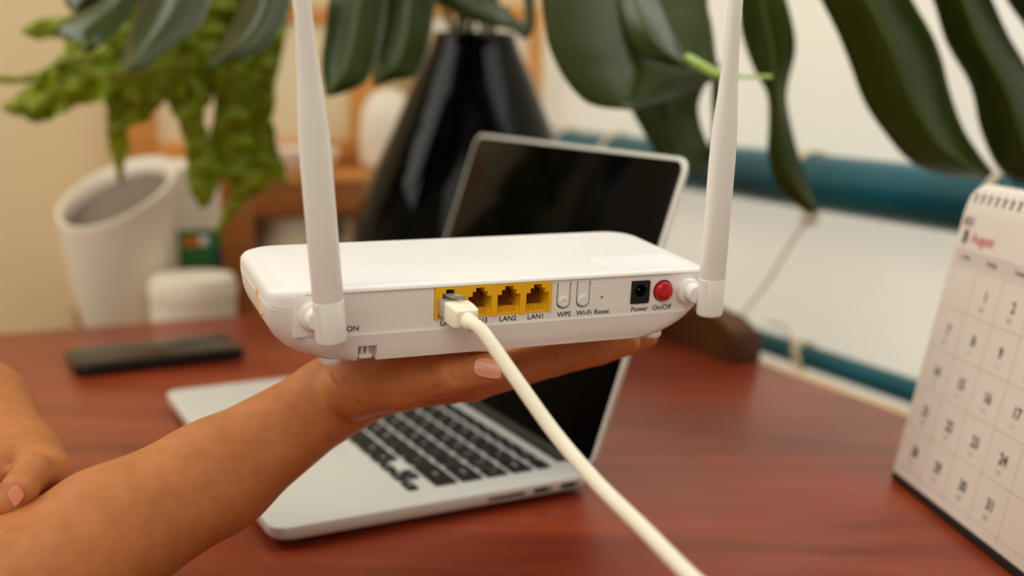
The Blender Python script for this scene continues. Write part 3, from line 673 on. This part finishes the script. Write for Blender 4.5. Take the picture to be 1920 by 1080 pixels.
leaf('leaf', [dict(L=[(1140, 130), (1180, 200), (1208, 250), (1238, 300), (1262, 332)], R=[(1345, 120), (1311, 185), (1312, 230), (1326, 270), (1335, 300), (1310, 328), (1265, 336)], Y0=1.0, Y1=.98, fold=.016),
              dict(L=[(1335, 120), (1334, 190), (1336, 240), (1330, 290)], R=[(1350, 120), (1352, 190), (1350, 240), (1334, 300)], Y0=1.0, Y1=.98, fold=.002)], M_leafd, mo, rib=False)
leaf('leaf', [dict(L=[(1378, -80), (1386, 0), (1390, 60), (1414, 130), (1439, 176), (1442, 230), (1440, 290), (1455, 340), (1490, 380), (1518, 402)], R=[(1450, -80), (1474, 0), (1489, 60), (1490, 102), (1478, 150), (1474, 190), (1486, 250), (1506, 320), (1530, 376), (1536, 396)], Y0=.98, Y1=1.0, fold=.010, n=36)], M_leafd, mo, crown=(1380, 1448, 1420, -280, .98), label='narrow twisted leaf in front of the teal pipe')
leaf('leaf', [dict(L=[(1500, -80), (1540, 0), (1570, 60), (1595, 122), (1620, 190), (1660, 250), (1710, 305), (1780, 330), (1850, 336)], R=[(1672, -80), (1710, 0), (1745, 60), (1765, 110), (1780, 170), (1805, 240), (1838, 292), (1862, 322)], Y0=.90, Y1=.94, fold=.022, n=34, m=14),
              dict(L=[(1712, -80), (1750, 0), (1775, 80), (1820, 160), (1838, 240), (1868, 310), (1905, 345)], R=[(1822, -80), (1860, 0), (1890, 66), (1925, 125), (1965, 200), (1990, 280), (1985, 350)], Y0=.90, Y1=.95, fold=.022, n=34, m=14),
              dict(L=[(1850, -80), (1888, 0), (1926, 56), (1980, 150)], R=[(1990, -80), (2020, 0), (2040, 60), (2050, 150)], Y0=.90, Y1=.95, fold=.015)], M_leafd, mo, crown=(1502, 1988, 1700, -400, .90), label='largest leaf with long dark lobes at the upper right')
g = G(); g.tube(spline([P(1284, 104, .84), P(1310, 120, .838), P(1345, 138, .838), P(1385, 143, .84), P(1446, 144, .845)], 6), [.0010] + [.0030] * 2 + [.0036] * 10 + [.0032] * 4 + [.0024, .0018] + [.0015] * 6, 10)
g.obj('new_sprout', M_sprout, mo, world=True)['label'] = 'pale green rolled new shoot'
# stems rising from the vase mouth and arching out of the picture to each leaf
mouth = np.array([VX, VY, TZ + .31])
for k, (px, py, Y) in enumerate(((360, -330, 1.004), (760, -300, 1.034), (900, -290, 1.074), (1180, -340, .924), (1420, -280, .984), (1700, -400, .904), (1190, -260, .899))):
    e = P(px, py, Y); b_ = np.array([VX + .02 * math.cos(k * 1.1), VY + .02 * math.sin(k * 1.1), TZ + .305])
    foot_ = np.array([VX + .05 * math.cos(k), VY + .05 * math.sin(k), TZ + .05])
    top = (b_ + e) / 2; top = np.array([b_[0] * .72 + e[0] * .28, b_[1] * .75 + e[1] * .25, max(e[2], b_[2]) + .06])
    g = G(); g.tube(spline([foot_, b_, top, e], 10), .0032, 8); g.obj('stem', M_stem, mo, world=True)

fe = thing('crinkled_fern', 'bright yellow-green crinkly fronds trailing down in front of the white bin', 'plant', (VX - .01, VY + .01, TZ + .32))
fr = [
 dict(L=[(330, 60), (230, 88), (160, 96), (100, 118), (62, 152), (30, 178), (2, 200)], R=[(350, 190), (262, 188), (200, 186), (150, 196), (110, 216), (68, 230), (6, 208)], Y0=1.12, Y1=1.08, jag=7, ruf=.02, sd=1),
 dict(L=[(180, 95), (122, 98), (88, 126), (40, 142), (-20, 142)], R=[(180, 120), (125, 124), (76, 148), (34, 156), (-20, 155)], Y0=1.10, Y1=1.09, jag=4, ruf=.01, sd=2),
 dict(L=[(190, 20), (112, 32), (70, 38), (40, 56)], R=[(200, 80), (112, 72), (70, 75), (43, 62)], Y0=1.12, Y1=1.1, jag=3, ruf=.008, sd=3),
 dict(L=[(165, -20), (140, 10), (128, 40), (122, 90), (128, 130)], R=[(240, -20), (190, 20), (172, 60), (158, 100), (140, 135)], Y0=1.12, Y1=1.1, jag=6, ruf=.012, sd=4),
 dict(L=[(185, 130), (198, 195), (200, 258), (211, 298), (224, 345)], R=[(290, 130), (242, 215), (244, 268), (236, 300), (228, 347)], Y0=1.12, Y1=1.14, jag=6, ruf=.015, sd=5),
 dict(L=[(400, 80), (328, 120), (298, 142), (268, 182), (236, 215), (212, 245)], R=[(430, 160), (330, 172), (297, 200), (277, 224), (250, 236), (218, 250)], Y0=1.14, Y1=1.12, jag=5, ruf=.014, sd=6),
 dict(L=[(290, 100), (313, 190), (338, 240), (350, 300), (354, 350), (372, 386)], R=[(400, 100), (388, 180), (384, 230), (408, 290), (420, 325), (400, 372), (380, 392)], Y0=1.12, Y1=1.14, jag=5, ruf=.018, sd=7),
 dict(L=[(385, 100), (398, 170), (400, 225), (392, 280), (408, 325), (440, 350)], R=[(470, 100), (470, 170), (474, 230), (480, 290), (486, 340), (470, 366)], Y0=1.13, Y1=1.15, jag=5, ruf=.018, sd=8),
 dict(L=[(450, 60), (452, 150), (456, 230), (470, 300), (510, 338)], R=[(540, 40), (522, 120), (514, 190), (514, 256), (538, 325), (536, 345)], Y0=1.15, Y1=1.16, jag=6, ruf=.02, sd=9),
 dict(L=[(440, 320), (432, 360), (420, 392), (403, 436)], R=[(520, 320), (498, 352), (458, 380), (408, 440)], Y0=1.145, Y1=1.15, jag=4, ruf=.01, sd=10),
 dict(L=[(200, -40), (210, 30), (190, 90), (190, 150)], R=[(320, -40), (330, 40), (320, 110), (300, 200)], Y0=1.16, Y1=1.15, jag=8, ruf=.02, sd=11),
 dict(L=[(320, -40), (310, 50), (290, 120), (270, 170)], R=[(450, -40), (440, 60), (420, 130), (390, 200)], Y0=1.17, Y1=1.16, jag=8, ruf=.02, sd=12),
 dict(L=[(420, -40), (410, 50), (400, 120), (410, 190)], R=[(556, -40), (544, 20), (530, 90), (515, 150)], Y0=1.18, Y1=1.17, jag=8, ruf=.02, sd=13),
]
for kw in fr:
    if kw['L'][0][1] == -40:
        xm = (kw['L'][0][0] + kw['R'][0][0]) / 2; kw['L'] = [(xm, -230), (kw['L'][0][0] + 20, -120)] + kw['L']; kw['R'] = [(xm + 2, -230), (kw['R'][0][0] - 20, -120)] + kw['R']; kw['n'] = 52
    leaf('frond', [dict(dict(fold=.006, n=36, m=8, rufs=26), **kw)], M_fern, fe, rib=True, ribm=M_fernr, rr=.0012)
for k, (px, Y) in enumerate(((260, 1.16), (385, 1.17), (488, 1.18))):
    e = P(px, -225, Y); b_ = np.array([VX - .02, VY + .012 * (k - 1), TZ + .305])
    g = G(); g.tube(spline([np.array([VX - .03, VY + .02 * (k - 1), TZ + .08]), b_, np.array([b_[0] * .6 + e[0] * .4, b_[1] * .6 + e[1] * .4, e[2] + .03]), e], 8), .0022, 8); g.obj('stem', M_fernr, fe, world=True)

# ------------------------------------------------------------------ things along the back wall
def room_thing(name, label, cat, s, t, z, group=None): return thing(name, label, cat, ST(s, t, z), group)
ZB = .685
def rs(px, t):                                       # room s coordinate of a pixel column on the plane t
    d = ray(px, 400); k = (t - CAMP @ E2) / (d @ E2); return float((CAMP + d * k) @ E1)
def rz(px, py, t):
    d = ray(px, py); k = (t - CAMP @ E2) / (d @ E2); return float((CAMP + d * k)[2])
bench = room_thing('bench', 'low brown wooden bench along the beige wall holding the bins and shelf', 'bench', .2, -1.5, 0)
g = G(); room_box(g, rs(188, -1.3), .80, -1.69, -1.24, ZB - .03, ZB, .003); g.obj('seat', M_pined, bench, world=True)
for s in (rs(188, -1.3) + .03, .76):
    for t in (-1.66, -1.28):
        g = G(); room_box(g, s - .025, s + .025, t - .025, t + .025, 0, ZB - .0302, .002); g.obj('leg', M_pined, bench, world=True)
# pine shelf unit
TF = -1.50                                           # front plane of the lower crate
sh = room_thing('pine_shelf', 'orange-brown wooden shelf unit against the beige wall behind the router', 'shelf', rs(560, TF), -1.55, ZB)
s0, s1 = rs(415, TF), rs(780, TF); ztop = rz(600, 345, TF); zr = rz(600, 402, TF)
pw = rs(478, TF) - s0
for a, b, c, d, z0, z1, nm, m in ((s0, s0 + pw, TF - .02, TF, ZB, ztop, 'post', M_pined), (s1 - pw * .7, s1, TF - .02, TF, ZB, ztop, 'post', M_pined),
        (s0 + pw, s1 - pw * .7, TF - .02, TF, zr, ztop, 'rail', M_pined), (s0, s0 + .012, -1.68, TF - .0205, ZB, ztop, 'side_panel', M_pine), (s1 - .012, s1, -1.68, TF - .0205, ZB, ztop, 'side_panel', M_pine),
        (s0, s1, -1.69, -1.681, ZB, ztop, 'back_panel', M_panel), (s0 - .004, s1 + .004, -1.69, TF + .004, ztop + .0003, ztop + .012, 'top_board', M_pine), (s0 + .013, s1 - .013, -1.68, TF - .021, ZB + .0003, ZB + .012, 'bottom_board', M_pine)):
    g = G(); room_box(g, a, b, c, d, z0 + .0002, z1, .0012); g.obj(nm, m, sh, world=True)
# framed cream panel standing on the shelf
TP = -1.66
fp = room_thing('framed_panel', 'cream panel in an orange pine frame standing on the shelf', 'framed_panel', rs(470, TP), TP, ztop + .012)
a0, a1 = rs(243, TP), rs(703, TP); zt = rz(575, 12, TP); zb_ = rz(620, 300, TP)
zin = rz(620, 262, TP); zti = rz(575, 42, TP); pwid = (a1 - a0) * .11
for a, b, z0, z1, nm in ((a0, a0 + pwid, zb_, zt, 'frame_post'), (a1 - pwid, a1, zb_, zt, 'frame_post'), (a0 + pwid, a1 - pwid, zti, zt, 'frame_rail'), (a0 + pwid, a1 - pwid, zb_, zin, 'frame_rail')):
    g = G(); room_box(g, a, b, TP - .012, TP + .012, z0 + .0002, z1 - .0002, .002); g.obj(nm, M_pine, fp, world=True)
g = G(); room_box(g, a0 + pwid + .0002, a1 - pwid - .0002, TP - .004, TP + .002, zin, zti); g.obj('panel', M_panel, fp, world=True, smooth=False)
g = G(); room_box(g, a0 + .03, a1 - .03, TP - .01, TP + .01, ztop + .0125, zb_, 0); g.obj('stand_block', M_pined, fp, world=True, smooth=False)
# white tub + bottle on the shelf
def lathe_thing(name, label, cat, px, pyb, T, prof, m, pname='body', lid=None, group=None, zbase=None):
    zb2 = zbase if zbase is not None else rz(px, pyb, T); c = ST(rs(px, T), T, zb2 + .0004)
    o = thing(name, label, cat, c, group); g = G(); g.lathe(prof, 36); g.obj(pname, m, o)
    if lid: g = G(); g.lathe(lid, 36); g.obj('lid', M_jarlid, o)
    return o
lathe_thing('white_bowl', 'low white bowl on top of the pine shelf', 'bowl', 560, 340, -1.56, [(.030, 0), (.045, .004), (.058, .022), (.060, .034), (.057, .034), (.050, .012), (.001, .008)], M_pot, zbase=ztop + .012)
lathe_thing('white_jug', 'rounded white jug half hidden by the black vase', 'jug', 728, 340, -1.56, [(.032, 0), (.042, .01), (.044, .05), (.040, .085), (.030, .108), (.016, .118), (.002, .12)], M_pot, zbase=ztop + .012)
lathe_thing('cream_jar', 'squat cream jar inside the pine shelf, left of the other jar', 'jar', 535, 500, -1.565, [(.044, 0), (.050, .004), (.050, .085), (.044, .098), (.042, .102)], M_jar, lid=[(.044, .1025), (.046, .104), (.046, .124), (.042, .128), (.001, .128)], zbase=ZB + .012, group='jars inside the pine shelf')
lathe_thing('cream_jar', 'second cream jar inside the pine shelf, nearer the black vase', 'jar', 675, 500, -1.565, [(.036, 0), (.041, .004), (.041, .085), (.034, .098), (.032, .102)], M_jar, lid=[(.034, .1025), (.036, .104), (.036, .118), (.032, .121), (.001, .121)], zbase=ZB + .012, group='jars inside the pine shelf')
# white swing-top bin with slanted mouth
TB = -1.375; cbn = ST(rs(222, TB), TB, ZB + .0004); bn = thing('waste_bin', 'tapered white bin with a slanted open mouth beside the beige wall', 'bin', cbn)
zt_l = rz(135, 398, TB) - ZB; zt_r = rz(315, 305, TB) - ZB; R0, R1 = .026, .069
def binring(t, inner=0, top=False):
    out = []
    for k in range(48):
        a = 2 * math.pi * k / 48; r = (R0 + (R1 - R0) * min(1, t * 1.08) ** .5) - inner
        ca, sa = math.cos(a), math.sin(a)
        h = (zt_l + zt_r) / 2 - .004 + .020 * (ca * E1[0] + sa * E1[1]) + .024 * sa
        out.append((ca * r, sa * r * .92, t * h if not top else h))
    return out
g = G(); sec = [binring(t) for t in (0, .1, .25, .45, .65, .85, .97)] + [binring(1, -.001), binring(1.0, .001), binring(1.0, .005), binring(.93, .006), binring(.5, .007), binring(.08, .008)]
g.loft(sec); g.obj('body', M_pot, bn, angle=0)
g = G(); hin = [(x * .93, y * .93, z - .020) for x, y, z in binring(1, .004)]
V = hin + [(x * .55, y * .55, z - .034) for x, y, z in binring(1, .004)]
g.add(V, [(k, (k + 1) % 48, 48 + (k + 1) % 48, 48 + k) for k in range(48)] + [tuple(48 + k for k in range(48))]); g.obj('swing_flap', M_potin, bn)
# tub with green label
TT = -1.45
lt = thing('labelled_tub', 'tall white tub with a green and orange label between bin and shelf', 'tub', ST(rs(352, TT), TT, ZB + .0004))
hh = rz(350, 300, TT) - ZB
g = G(); g.loft([rrect(-.037 + i, .037 - i, -.037 + i, .037 - i, .014, z, 5) for z, i in ((0, .005), (.004, .001), (.02, 0), (hh - .03, 0), (hh - .008, .004), (hh, .016))], Matrix.Rotation(math.atan2(E1[1], E1[0]), 4, 'Z')); g.obj('body', M_pot, lt)
zl0, zl1 = rz(365, 524, TT) - ZB, rz(365, 424, TT) - ZB; RT = Matrix.Rotation(math.atan2(E1[1], E1[0]), 4, 'Z')
g = G(); g.box((-.020, -.0378, zl0), (.0350, -.0368, zl1), RT, r=.0003); g.obj('label', M_label, lt)
g = G(); g.box((-.014, -.0383, zl1 - .022), (.006, -.0378, zl1 - .008), RT); g.obj('orange_patch', M_labo, lt, smooth=False)
g = G(); g.box((.0062, -.0383, zl1 - .020), (.017, -.0378, zl1 - .008), RT); g.obj('white_patch', M_sticker, lt, smooth=False)
g = G(); g.box((.027, -.0383, zl0 + .010), (.0350, -.0378, zl1 - .026), RT); g.obj('navy_patch', M_labn, lt, smooth=False)
# small white crock at the table edge
TC = -1.292
ck = thing('white_crock', 'short white lidded crock in front of the labelled tub', 'pot', ST(rs(357, TC), TC, ZB + .0004)); hc = rz(345, 515, TC) - ZB
g = G(); g.lathe([(.044, 0), (.049, .004), (.049, hc - .03), (.047, hc - .028)], 40); g.obj('body', M_pot, ck)
g = G(); g.lathe([(.050, hc - .0275), (.051, hc - .012), (.046, hc - .002), (.030, hc), (.001, hc)], 40); g.obj('lid', M_pot, ck)
# framed white board leaning on the back wall behind the vase
TW = -1.64
fb = room_thing('framed_whiteboard', 'white board in a pale orange frame leaning behind the black vase', 'board', rs(900, TW), TW, ZB)
b0, b1 = rs(780, TW), rs(1003, TW); zt2 = rz(900, 8, TW); 
for a, b, z0, z1, nm in ((b0, b0 + .022, ZB, zt2, 'frame_post'), (b1 - .022, b1, ZB, zt2, 'frame_post'), (b0 + .022, b1 - .022, zt2 - .022, zt2, 'frame_rail'), (b0 + .022, b1 - .022, ZB, ZB + .022, 'frame_rail')):
    g = G(); room_box(g, a, b, TW - .01, TW + .01, z0 + .0004, z1, .002); g.obj(nm, M_pine, fb, world=True)
g = G(); room_box(g, b0 + .0222, b1 - .0222, TW - .004, TW + .002, ZB + .0225, zt2 - .0222); g.obj('white_panel', M_boardw, fb, world=True, smooth=False)

# ------------------------------------------------------------------ person: arms and hands grown from a distance field
def sdf_mesh(prims, vox, pad=.008):
    """prims: (a, b, ra, rb, k) rounded cones; k is the blend width. Returns verts, faces of the zero surface"""
    A = np.array([p[0] for p in prims] + [p[1] for p in prims]); Rr = max(max(p[2], p[3]) for p in prims)
    lo = A.min(0) - Rr - pad; hi = A.max(0) + Rr + pad; n = np.ceil((hi - lo) / vox).astype(int) + 1
    D = np.full(n, .02, np.float32); ax = [lo[i] + np.arange(n[i]) * vox for i in range(3)]
    for a, b, ra, rb, k in prims:
        a = np.array(a); b = np.array(b); m = max(ra, rb) + .016
        i0 = np.maximum(0, ((np.minimum(a, b) - m - lo) / vox).astype(int)); i1 = np.minimum(n, ((np.maximum(a, b) + m - lo) / vox).astype(int) + 2)
        X, Y, Z = np.meshgrid(*[ax[i][i0[i]:i1[i]].astype(np.float32) for i in range(3)], indexing='ij')
        ab = b - a; L2 = max(ab @ ab, 1e-12); t = np.clip(((X - a[0]) * ab[0] + (Y - a[1]) * ab[1] + (Z - a[2]) * ab[2]) / L2, 0, 1)
        d = np.sqrt((X - a[0] - t * ab[0]) ** 2 + (Y - a[1] - t * ab[1]) ** 2 + (Z - a[2] - t * ab[2]) ** 2) - (ra + (rb - ra) * t)
        S = D[i0[0]:i1[0], i0[1]:i1[1], i0[2]:i1[2]]; h = np.clip(.5 + .5 * (S - d) / k, 0, 1)
        D[i0[0]:i1[0], i0[1]:i1[1], i0[2]:i1[2]] = S * (1 - h) + d * h - k * h * (1 - h)
    I = D < 0; c = I[:-1, :-1, :-1].astype(np.int8)
    tot = sum(I[dx:n[0] - 1 + dx, dy:n[1] - 1 + dy, dz:n[2] - 1 + dz].astype(np.int8) for dx in (0, 1) for dy in (0, 1) for dz in (0, 1))
    act = np.argwhere((tot > 0) & (tot < 8)); idx = -np.ones(np.array(n) - 1, np.int64); idx[act[:, 0], act[:, 1], act[:, 2]] = np.arange(len(act))
    acc = np.zeros((len(act), 3)); cnt = np.zeros(len(act)); cr = [(x, y, z) for x in (0, 1) for y in (0, 1) for z in (0, 1)]
    for i, p in enumerate(cr):
        for q in cr[i + 1:]:
            if sum(abs(p[k] - q[k]) for k in range(3)) != 1: continue
            vp = D[act[:, 0] + p[0], act[:, 1] + p[1], act[:, 2] + p[2]]; vq = D[act[:, 0] + q[0], act[:, 1] + q[1], act[:, 2] + q[2]]
            m = (vp < 0) != (vq < 0); t = np.where(m, vp / np.where(m, vp - vq, 1), 0)
            acc += m[:, None] * (np.array(p) + t[:, None] * (np.array(q) - np.array(p))); cnt += m
    V = lo + (act + acc / cnt[:, None]) * vox; Fs = []
    for axi in range(3):
        u, v = (axi + 1) % 3, (axi + 2) % 3
        sl0 = [slice(None)] * 3; sl1 = [slice(None)] * 3; sl0[axi] = slice(0, -1); sl1[axi] = slice(1, None)
        a0 = I[tuple(sl0)]; a1 = I[tuple(sl1)]; E_ = np.argwhere(a0 != a1)
        ok = (E_[:, u] > 0) & (E_[:, v] > 0) & (E_[:, u] < n[u] - 1) & (E_[:, v] < n[v] - 1); E_ = E_[ok]
        def cell(du, dv): q = E_.copy(); q[:, u] -= du; q[:, v] -= dv; return idx[q[:, 0], q[:, 1], q[:, 2]]
        Q = np.c_[cell(1, 1), cell(0, 1), cell(0, 0), cell(1, 0)]; fl = a0[E_[:, 0], E_[:, 1], E_[:, 2]]
        Q[~fl] = Q[~fl][:, ::-1]; Fs.append(Q)
    return V, np.concatenate(Fs)
def crease(V, line, depth=.0009, width=.0011):
    """press a shallow fold along a polyline"""
    L_ = np.array(spline(line, 6)); N0 = V.copy(); d = np.full(len(V), 9.); 
    for a, b in zip(L_[:-1], L_[1:]):
        ab = b - a; t = np.clip(((V - a) @ ab) / max(ab @ ab, 1e-12), 0, 1); d = np.minimum(d, np.linalg.norm(V - a - t[:, None] * ab, axis=1))
    return depth * np.exp(-(d / width) ** 2)
def vnormals(V, Fq):
    n_ = np.cross(V[Fq[:, 2]] - V[Fq[:, 0]], V[Fq[:, 3]] - V[Fq[:, 1]]); N_ = np.zeros_like(V)
    for k in range(4): np.add.at(N_, Fq[:, k], n_)
    return N_ / (np.linalg.norm(N_, axis=1, keepdims=True) + 1e-12)
pe = thing('person', 'person at the left, bare arms, one palm holding up the white router', 'person', (-.5, .5, TZ - .3))
# right arm: elbow, forearm, wrist
c5 = P(-215, 1245, .395); c4 = P(64, 1098, .462); c3 = P(197, 1006, .487); c2 = P(398, 894, .520); c1 = P(622, 744, .552)
dpt = np.array([0, .010, -.004])
R_ = []
def cone(a, b, ra, rb, k=.006): R_.append((np.array(a), np.array(b), ra, rb, k))
cone(c5, c4, .038, .0335, .01); cone(c4, c3, .0335, .0305, .01); cone(c3, c2, .0305, .0262, .01); cone(c2, c1, .0262, .0190, .01)
cone(c3 + dpt, c2 + dpt, .0295, .0252, .01); cone(c2 + dpt, c1 + dpt * 1.2, .0252, .0182, .01)
# palm
mI, mM, mR, mL = P(885, 713, .565), P(915, 702, .588), P(920, 694, .610), P(905, 690, .630)
pw1 = P(695, 728, .556)
cone(c1, pw1, .0186, .0138, .01); cone(pw1, mI, .0135, .0112, .01)
cone(c1 + dpt, P(760, 720, .585), .0175, .0125, .01); cone(P(760, 720, .585), mM, .0125, .0108, .01)
cone(P(720, 722, .59), mR, .012, .0102, .008); cone(P(700, 722, .600), mL, .013, .0095, .008)
# thumb
tc, tm, ti, tt = P(672, 724, .535), P(752, 712, .520), P(848, 699, .507), P(915, 693, .500)
cone(tc, tm, .0165, .0140, .008); cone(tm, ti, .0135, .0103, .006); cone(ti, tt, .0102, .0085, .003)
# fingers
def finger(m, pts, rs_, k=.0025):
    q = [m] + pts
    for i in range(len(pts)): cone(q[i], q[i + 1], rs_[i], rs_[i + 1], k if i == 0 else .0015)
finger(mI, [P(1036, 674, .574), P(1122, 656, .580), P(1178, 644, .584)], [.0110, .0092, .0082, .0066])
finger(mM, [P(1075, 658, .597), P(1158, 641, .604), P(1212, 633, .607)], [.0108, .0092, .0082, .0064])
finger(mR, [P(1060, 652, .620), P(1135, 636, .627), P(1185, 628, .630)], [.0102, .0088, .0078, .0062])
finger(mL, [P(1005, 650, .640), P(1065, 640, .646), P(1110, 634, .649)], [.0094, .0078, .0070, .0058])
V1, F1 = sdf_mesh(R_, .0016)
N1 = vnormals(V1, F1)
def front(px, py, Y): return P(px, py, Y)
disp = np.zeros(len(V1))
def cr(line, Y, dep=.0009, wd=.0012):
    global disp
    L_ = []                                     # drop each point onto the skin along the view
    for x, y in line:
        d = ray(x, y); d = d / np.linalg.norm(d); W_ = V1 - CAMP; t = W_ @ d; e = np.linalg.norm(W_ - t[:, None] * d, axis=1); ok = e < .0025
        L_.append(CAMP + d * t[ok].min() if ok.any() else P(x, y, Y))
    disp = np.maximum(disp, crease(V1, L_, dep, wd))
cr([(605, 690), (622, 722), (645, 755), (662, 782)], .54, .0018, .0016); cr([(624, 688), (634, 712), (652, 742), (678, 772)], .54, .0014, .0015)
cr([(845, 672), (840, 688), (843, 706), (856, 718)], .50, .0014, .0012); cr([(858, 682), (856, 698), (866, 712)], .50, .0010, .0011); cr([(870, 690), (868, 700), (876, 708)], .50, .0004, .0008)
cr([(760, 752), (795, 746), (818, 732)], .53, .0014, .0016); cr([(1038, 652), (1040, 664), (1042, 678)], .57, .0012, .0013)
V1 = V1 - N1 * disp[:, None]
# left arm and its hand resting on the right forearm
R_ = []
l5 = P(-420, 640, .74); l4 = P(-170, 715, .66); l3 = P(-62, 790, .615); l2 = P(20, 880, .560)
cone(l5, l4, .042, .041, .01); cone(l4, l3, .041, .036, .01); cone(l3, l2, .036, .0265, .01)
mi = P(80, 888, .520); cone(l2, mi, .022, .0115, .012); cone(l2, P(88, 905, .545), .024, .013, .012)
cone(l2, P(0, 876, .520), .018, .0110, .008); cone(l2, P(-80, 905, .515), .020, .0110, .008); cone(P(88, 905, .545), mi, .0125, .0115, .01)
q = [mi, P(58, 888, .492), P(34, 922, .474), P(15, 946, .468)]
rr_ = [.0108, .0090, .0080, .0070]
for i in range(3): cone(q[i], q[i + 1], rr_[i], rr_[i + 1], .003)
for k, (x, y) in enumerate(((-4, 878), (-84, 905))):
    m0 = P(x, y, .516 - .002 * k); q2 = [m0, P(x - 18, y + 10, .492), P(x - 42, y + 45, .474), P(x - 60, y + 68, .468)]
    for i in range(3): cone(q2[i], q2[i + 1], rr_[i], rr_[i + 1], .003)
V2, F2 = sdf_mesh(R_, .0018)
# upper arms and chest (outside the picture)
R_ = []
sr, sl = np.array([-.43, .33, TZ + .27]), np.array([-.62, .68, TZ + .27]); ch = (sr + sl) / 2 + np.array([-.05, -.03, -.06])
cone(c5, sr, .038, .045, .02); cone(l5, sl, .042, .045, .02); cone(sr, ch, .050, .10, .03); cone(sl, ch, .055, .10, .03); cone(ch, ch + np.array([-.03, -.02, -.28]), .12, .12, .03); cone(ch, ch + np.array([.0, .0, .17]), .06, .05, .03)
V3, F3 = sdf_mesh(R_, .007, .03)
Vb = np.concatenate([V1, V2, V3]); Fb = np.concatenate([F1, F2 + len(V1), F3 + len(V1) + len(V2)])
Vb = Vb - np.array([-.5, .5, TZ - .3])
me = bpy.data.meshes.new('body'); me.vertices.add(len(Vb)); me.vertices.foreach_set('co', Vb.astype(np.float32).ravel())
me.loops.add(len(Fb) * 4); me.loops.foreach_set('vertex_index', Fb.astype(np.int32).ravel()); me.polygons.add(len(Fb)); me.polygons.foreach_set('loop_start', np.arange(len(Fb), dtype=np.int32) * 4)
me.update(calc_edges=True); me.validate(); me.materials.append(M_skin); me.shade_smooth(); body = bpy.data.objects.new('body', me); link(body, pe)
# shirt over the chest and shoulders
R_ = []
cone(sr + (c5 - sr) * .35, sr, .053, .058, .02); cone(sl + (l5 - sl) * .35, sl, .053, .058, .02); cone(sr, ch, .068, .112, .03); cone(sl, ch, .068, .112, .03); cone(ch, ch + np.array([-.03, -.02, -.30]), .133, .133, .03)
V4, F4 = sdf_mesh(R_, .007, .03); V4 = V4 - np.array([-.5, .5, TZ - .3])
mk('shirt', V4, [tuple(f) for f in F4], M_shirt, pe)
# fingernails
def nail(a, b, up, w_, l_, r, name='fingernail'):
    """curved plate lying on the skin, centred at a, pointing to b"""
    a = Vector([float(v) for v in a]); d = (Vector([float(v) for v in b]) - a).normalized(); up = Vector([float(v) for v in up]); up = (up - d * up.dot(d)).normalized(); sd = d.cross(up)
    V = []; nn, mm = 8, 8
    for lay in (0, .0005):
        for i in range(nn + 1):
            t = -1 + 2 * i / nn; ww = w_ * math.sqrt(max(.05, 1 - max(0, -t) ** 3 * .75 - max(0, t) ** 4 * .35))
            for j in range(mm + 1):
                an = (-1 + 2 * j / mm) * ww / r; V.append(a + d * (t * l_) + up * ((r + lay) * math.cos(an) - r) + sd * (r * math.sin(an)))
    n1 = (nn + 1) * (mm + 1); Fs = []
    for i in range(nn):
        for j in range(mm):
            q = i * (mm + 1) + j; Fs += [(q, q + 1, q + mm + 2, q + mm + 1), (q + n1, q + mm + 1 + n1, q + mm + 2 + n1, q + 1 + n1)]
        for j in (0, mm): q = i * (mm + 1) + j; Fs.append((q, q + mm + 1, q + mm + 1 + n1, q + n1))
    for j in range(mm):
        for i in (0, nn): q = i * (mm + 1) + j; Fs.append((q, q + 1, q + 1 + n1, q + n1))
    Mi = WORLD[pe.name].inverted(); mk(name, [Mi @ v for v in V], Fs, M_nail, pe)
def on_skin(px, py, VV):
    d = ray(px, py); d = d / np.linalg.norm(d); W_ = VV - CAMP; t = W_ @ d; e = np.linalg.norm(W_ - t[:, None] * d, axis=1); ok = e < .002
    return CAMP + d * t[ok].min()
pn = on_skin(915, 690, V1); d_ = ray(915, 690); d_ /= np.linalg.norm(d_)
nail(pn - d_ * .0006, P(960, 697, float(pn[1]) - .001), -d_ + np.array([0, 0, .15]), .0046, .0064, .0105)
pn = on_skin(27, 930, V2); nail(pn + np.array([.0002, -.0007, .0004]), P(8, 953, float(pn[1]) - .001), np.array([.25, -.75, .65]), .0038, .0044, .0090)
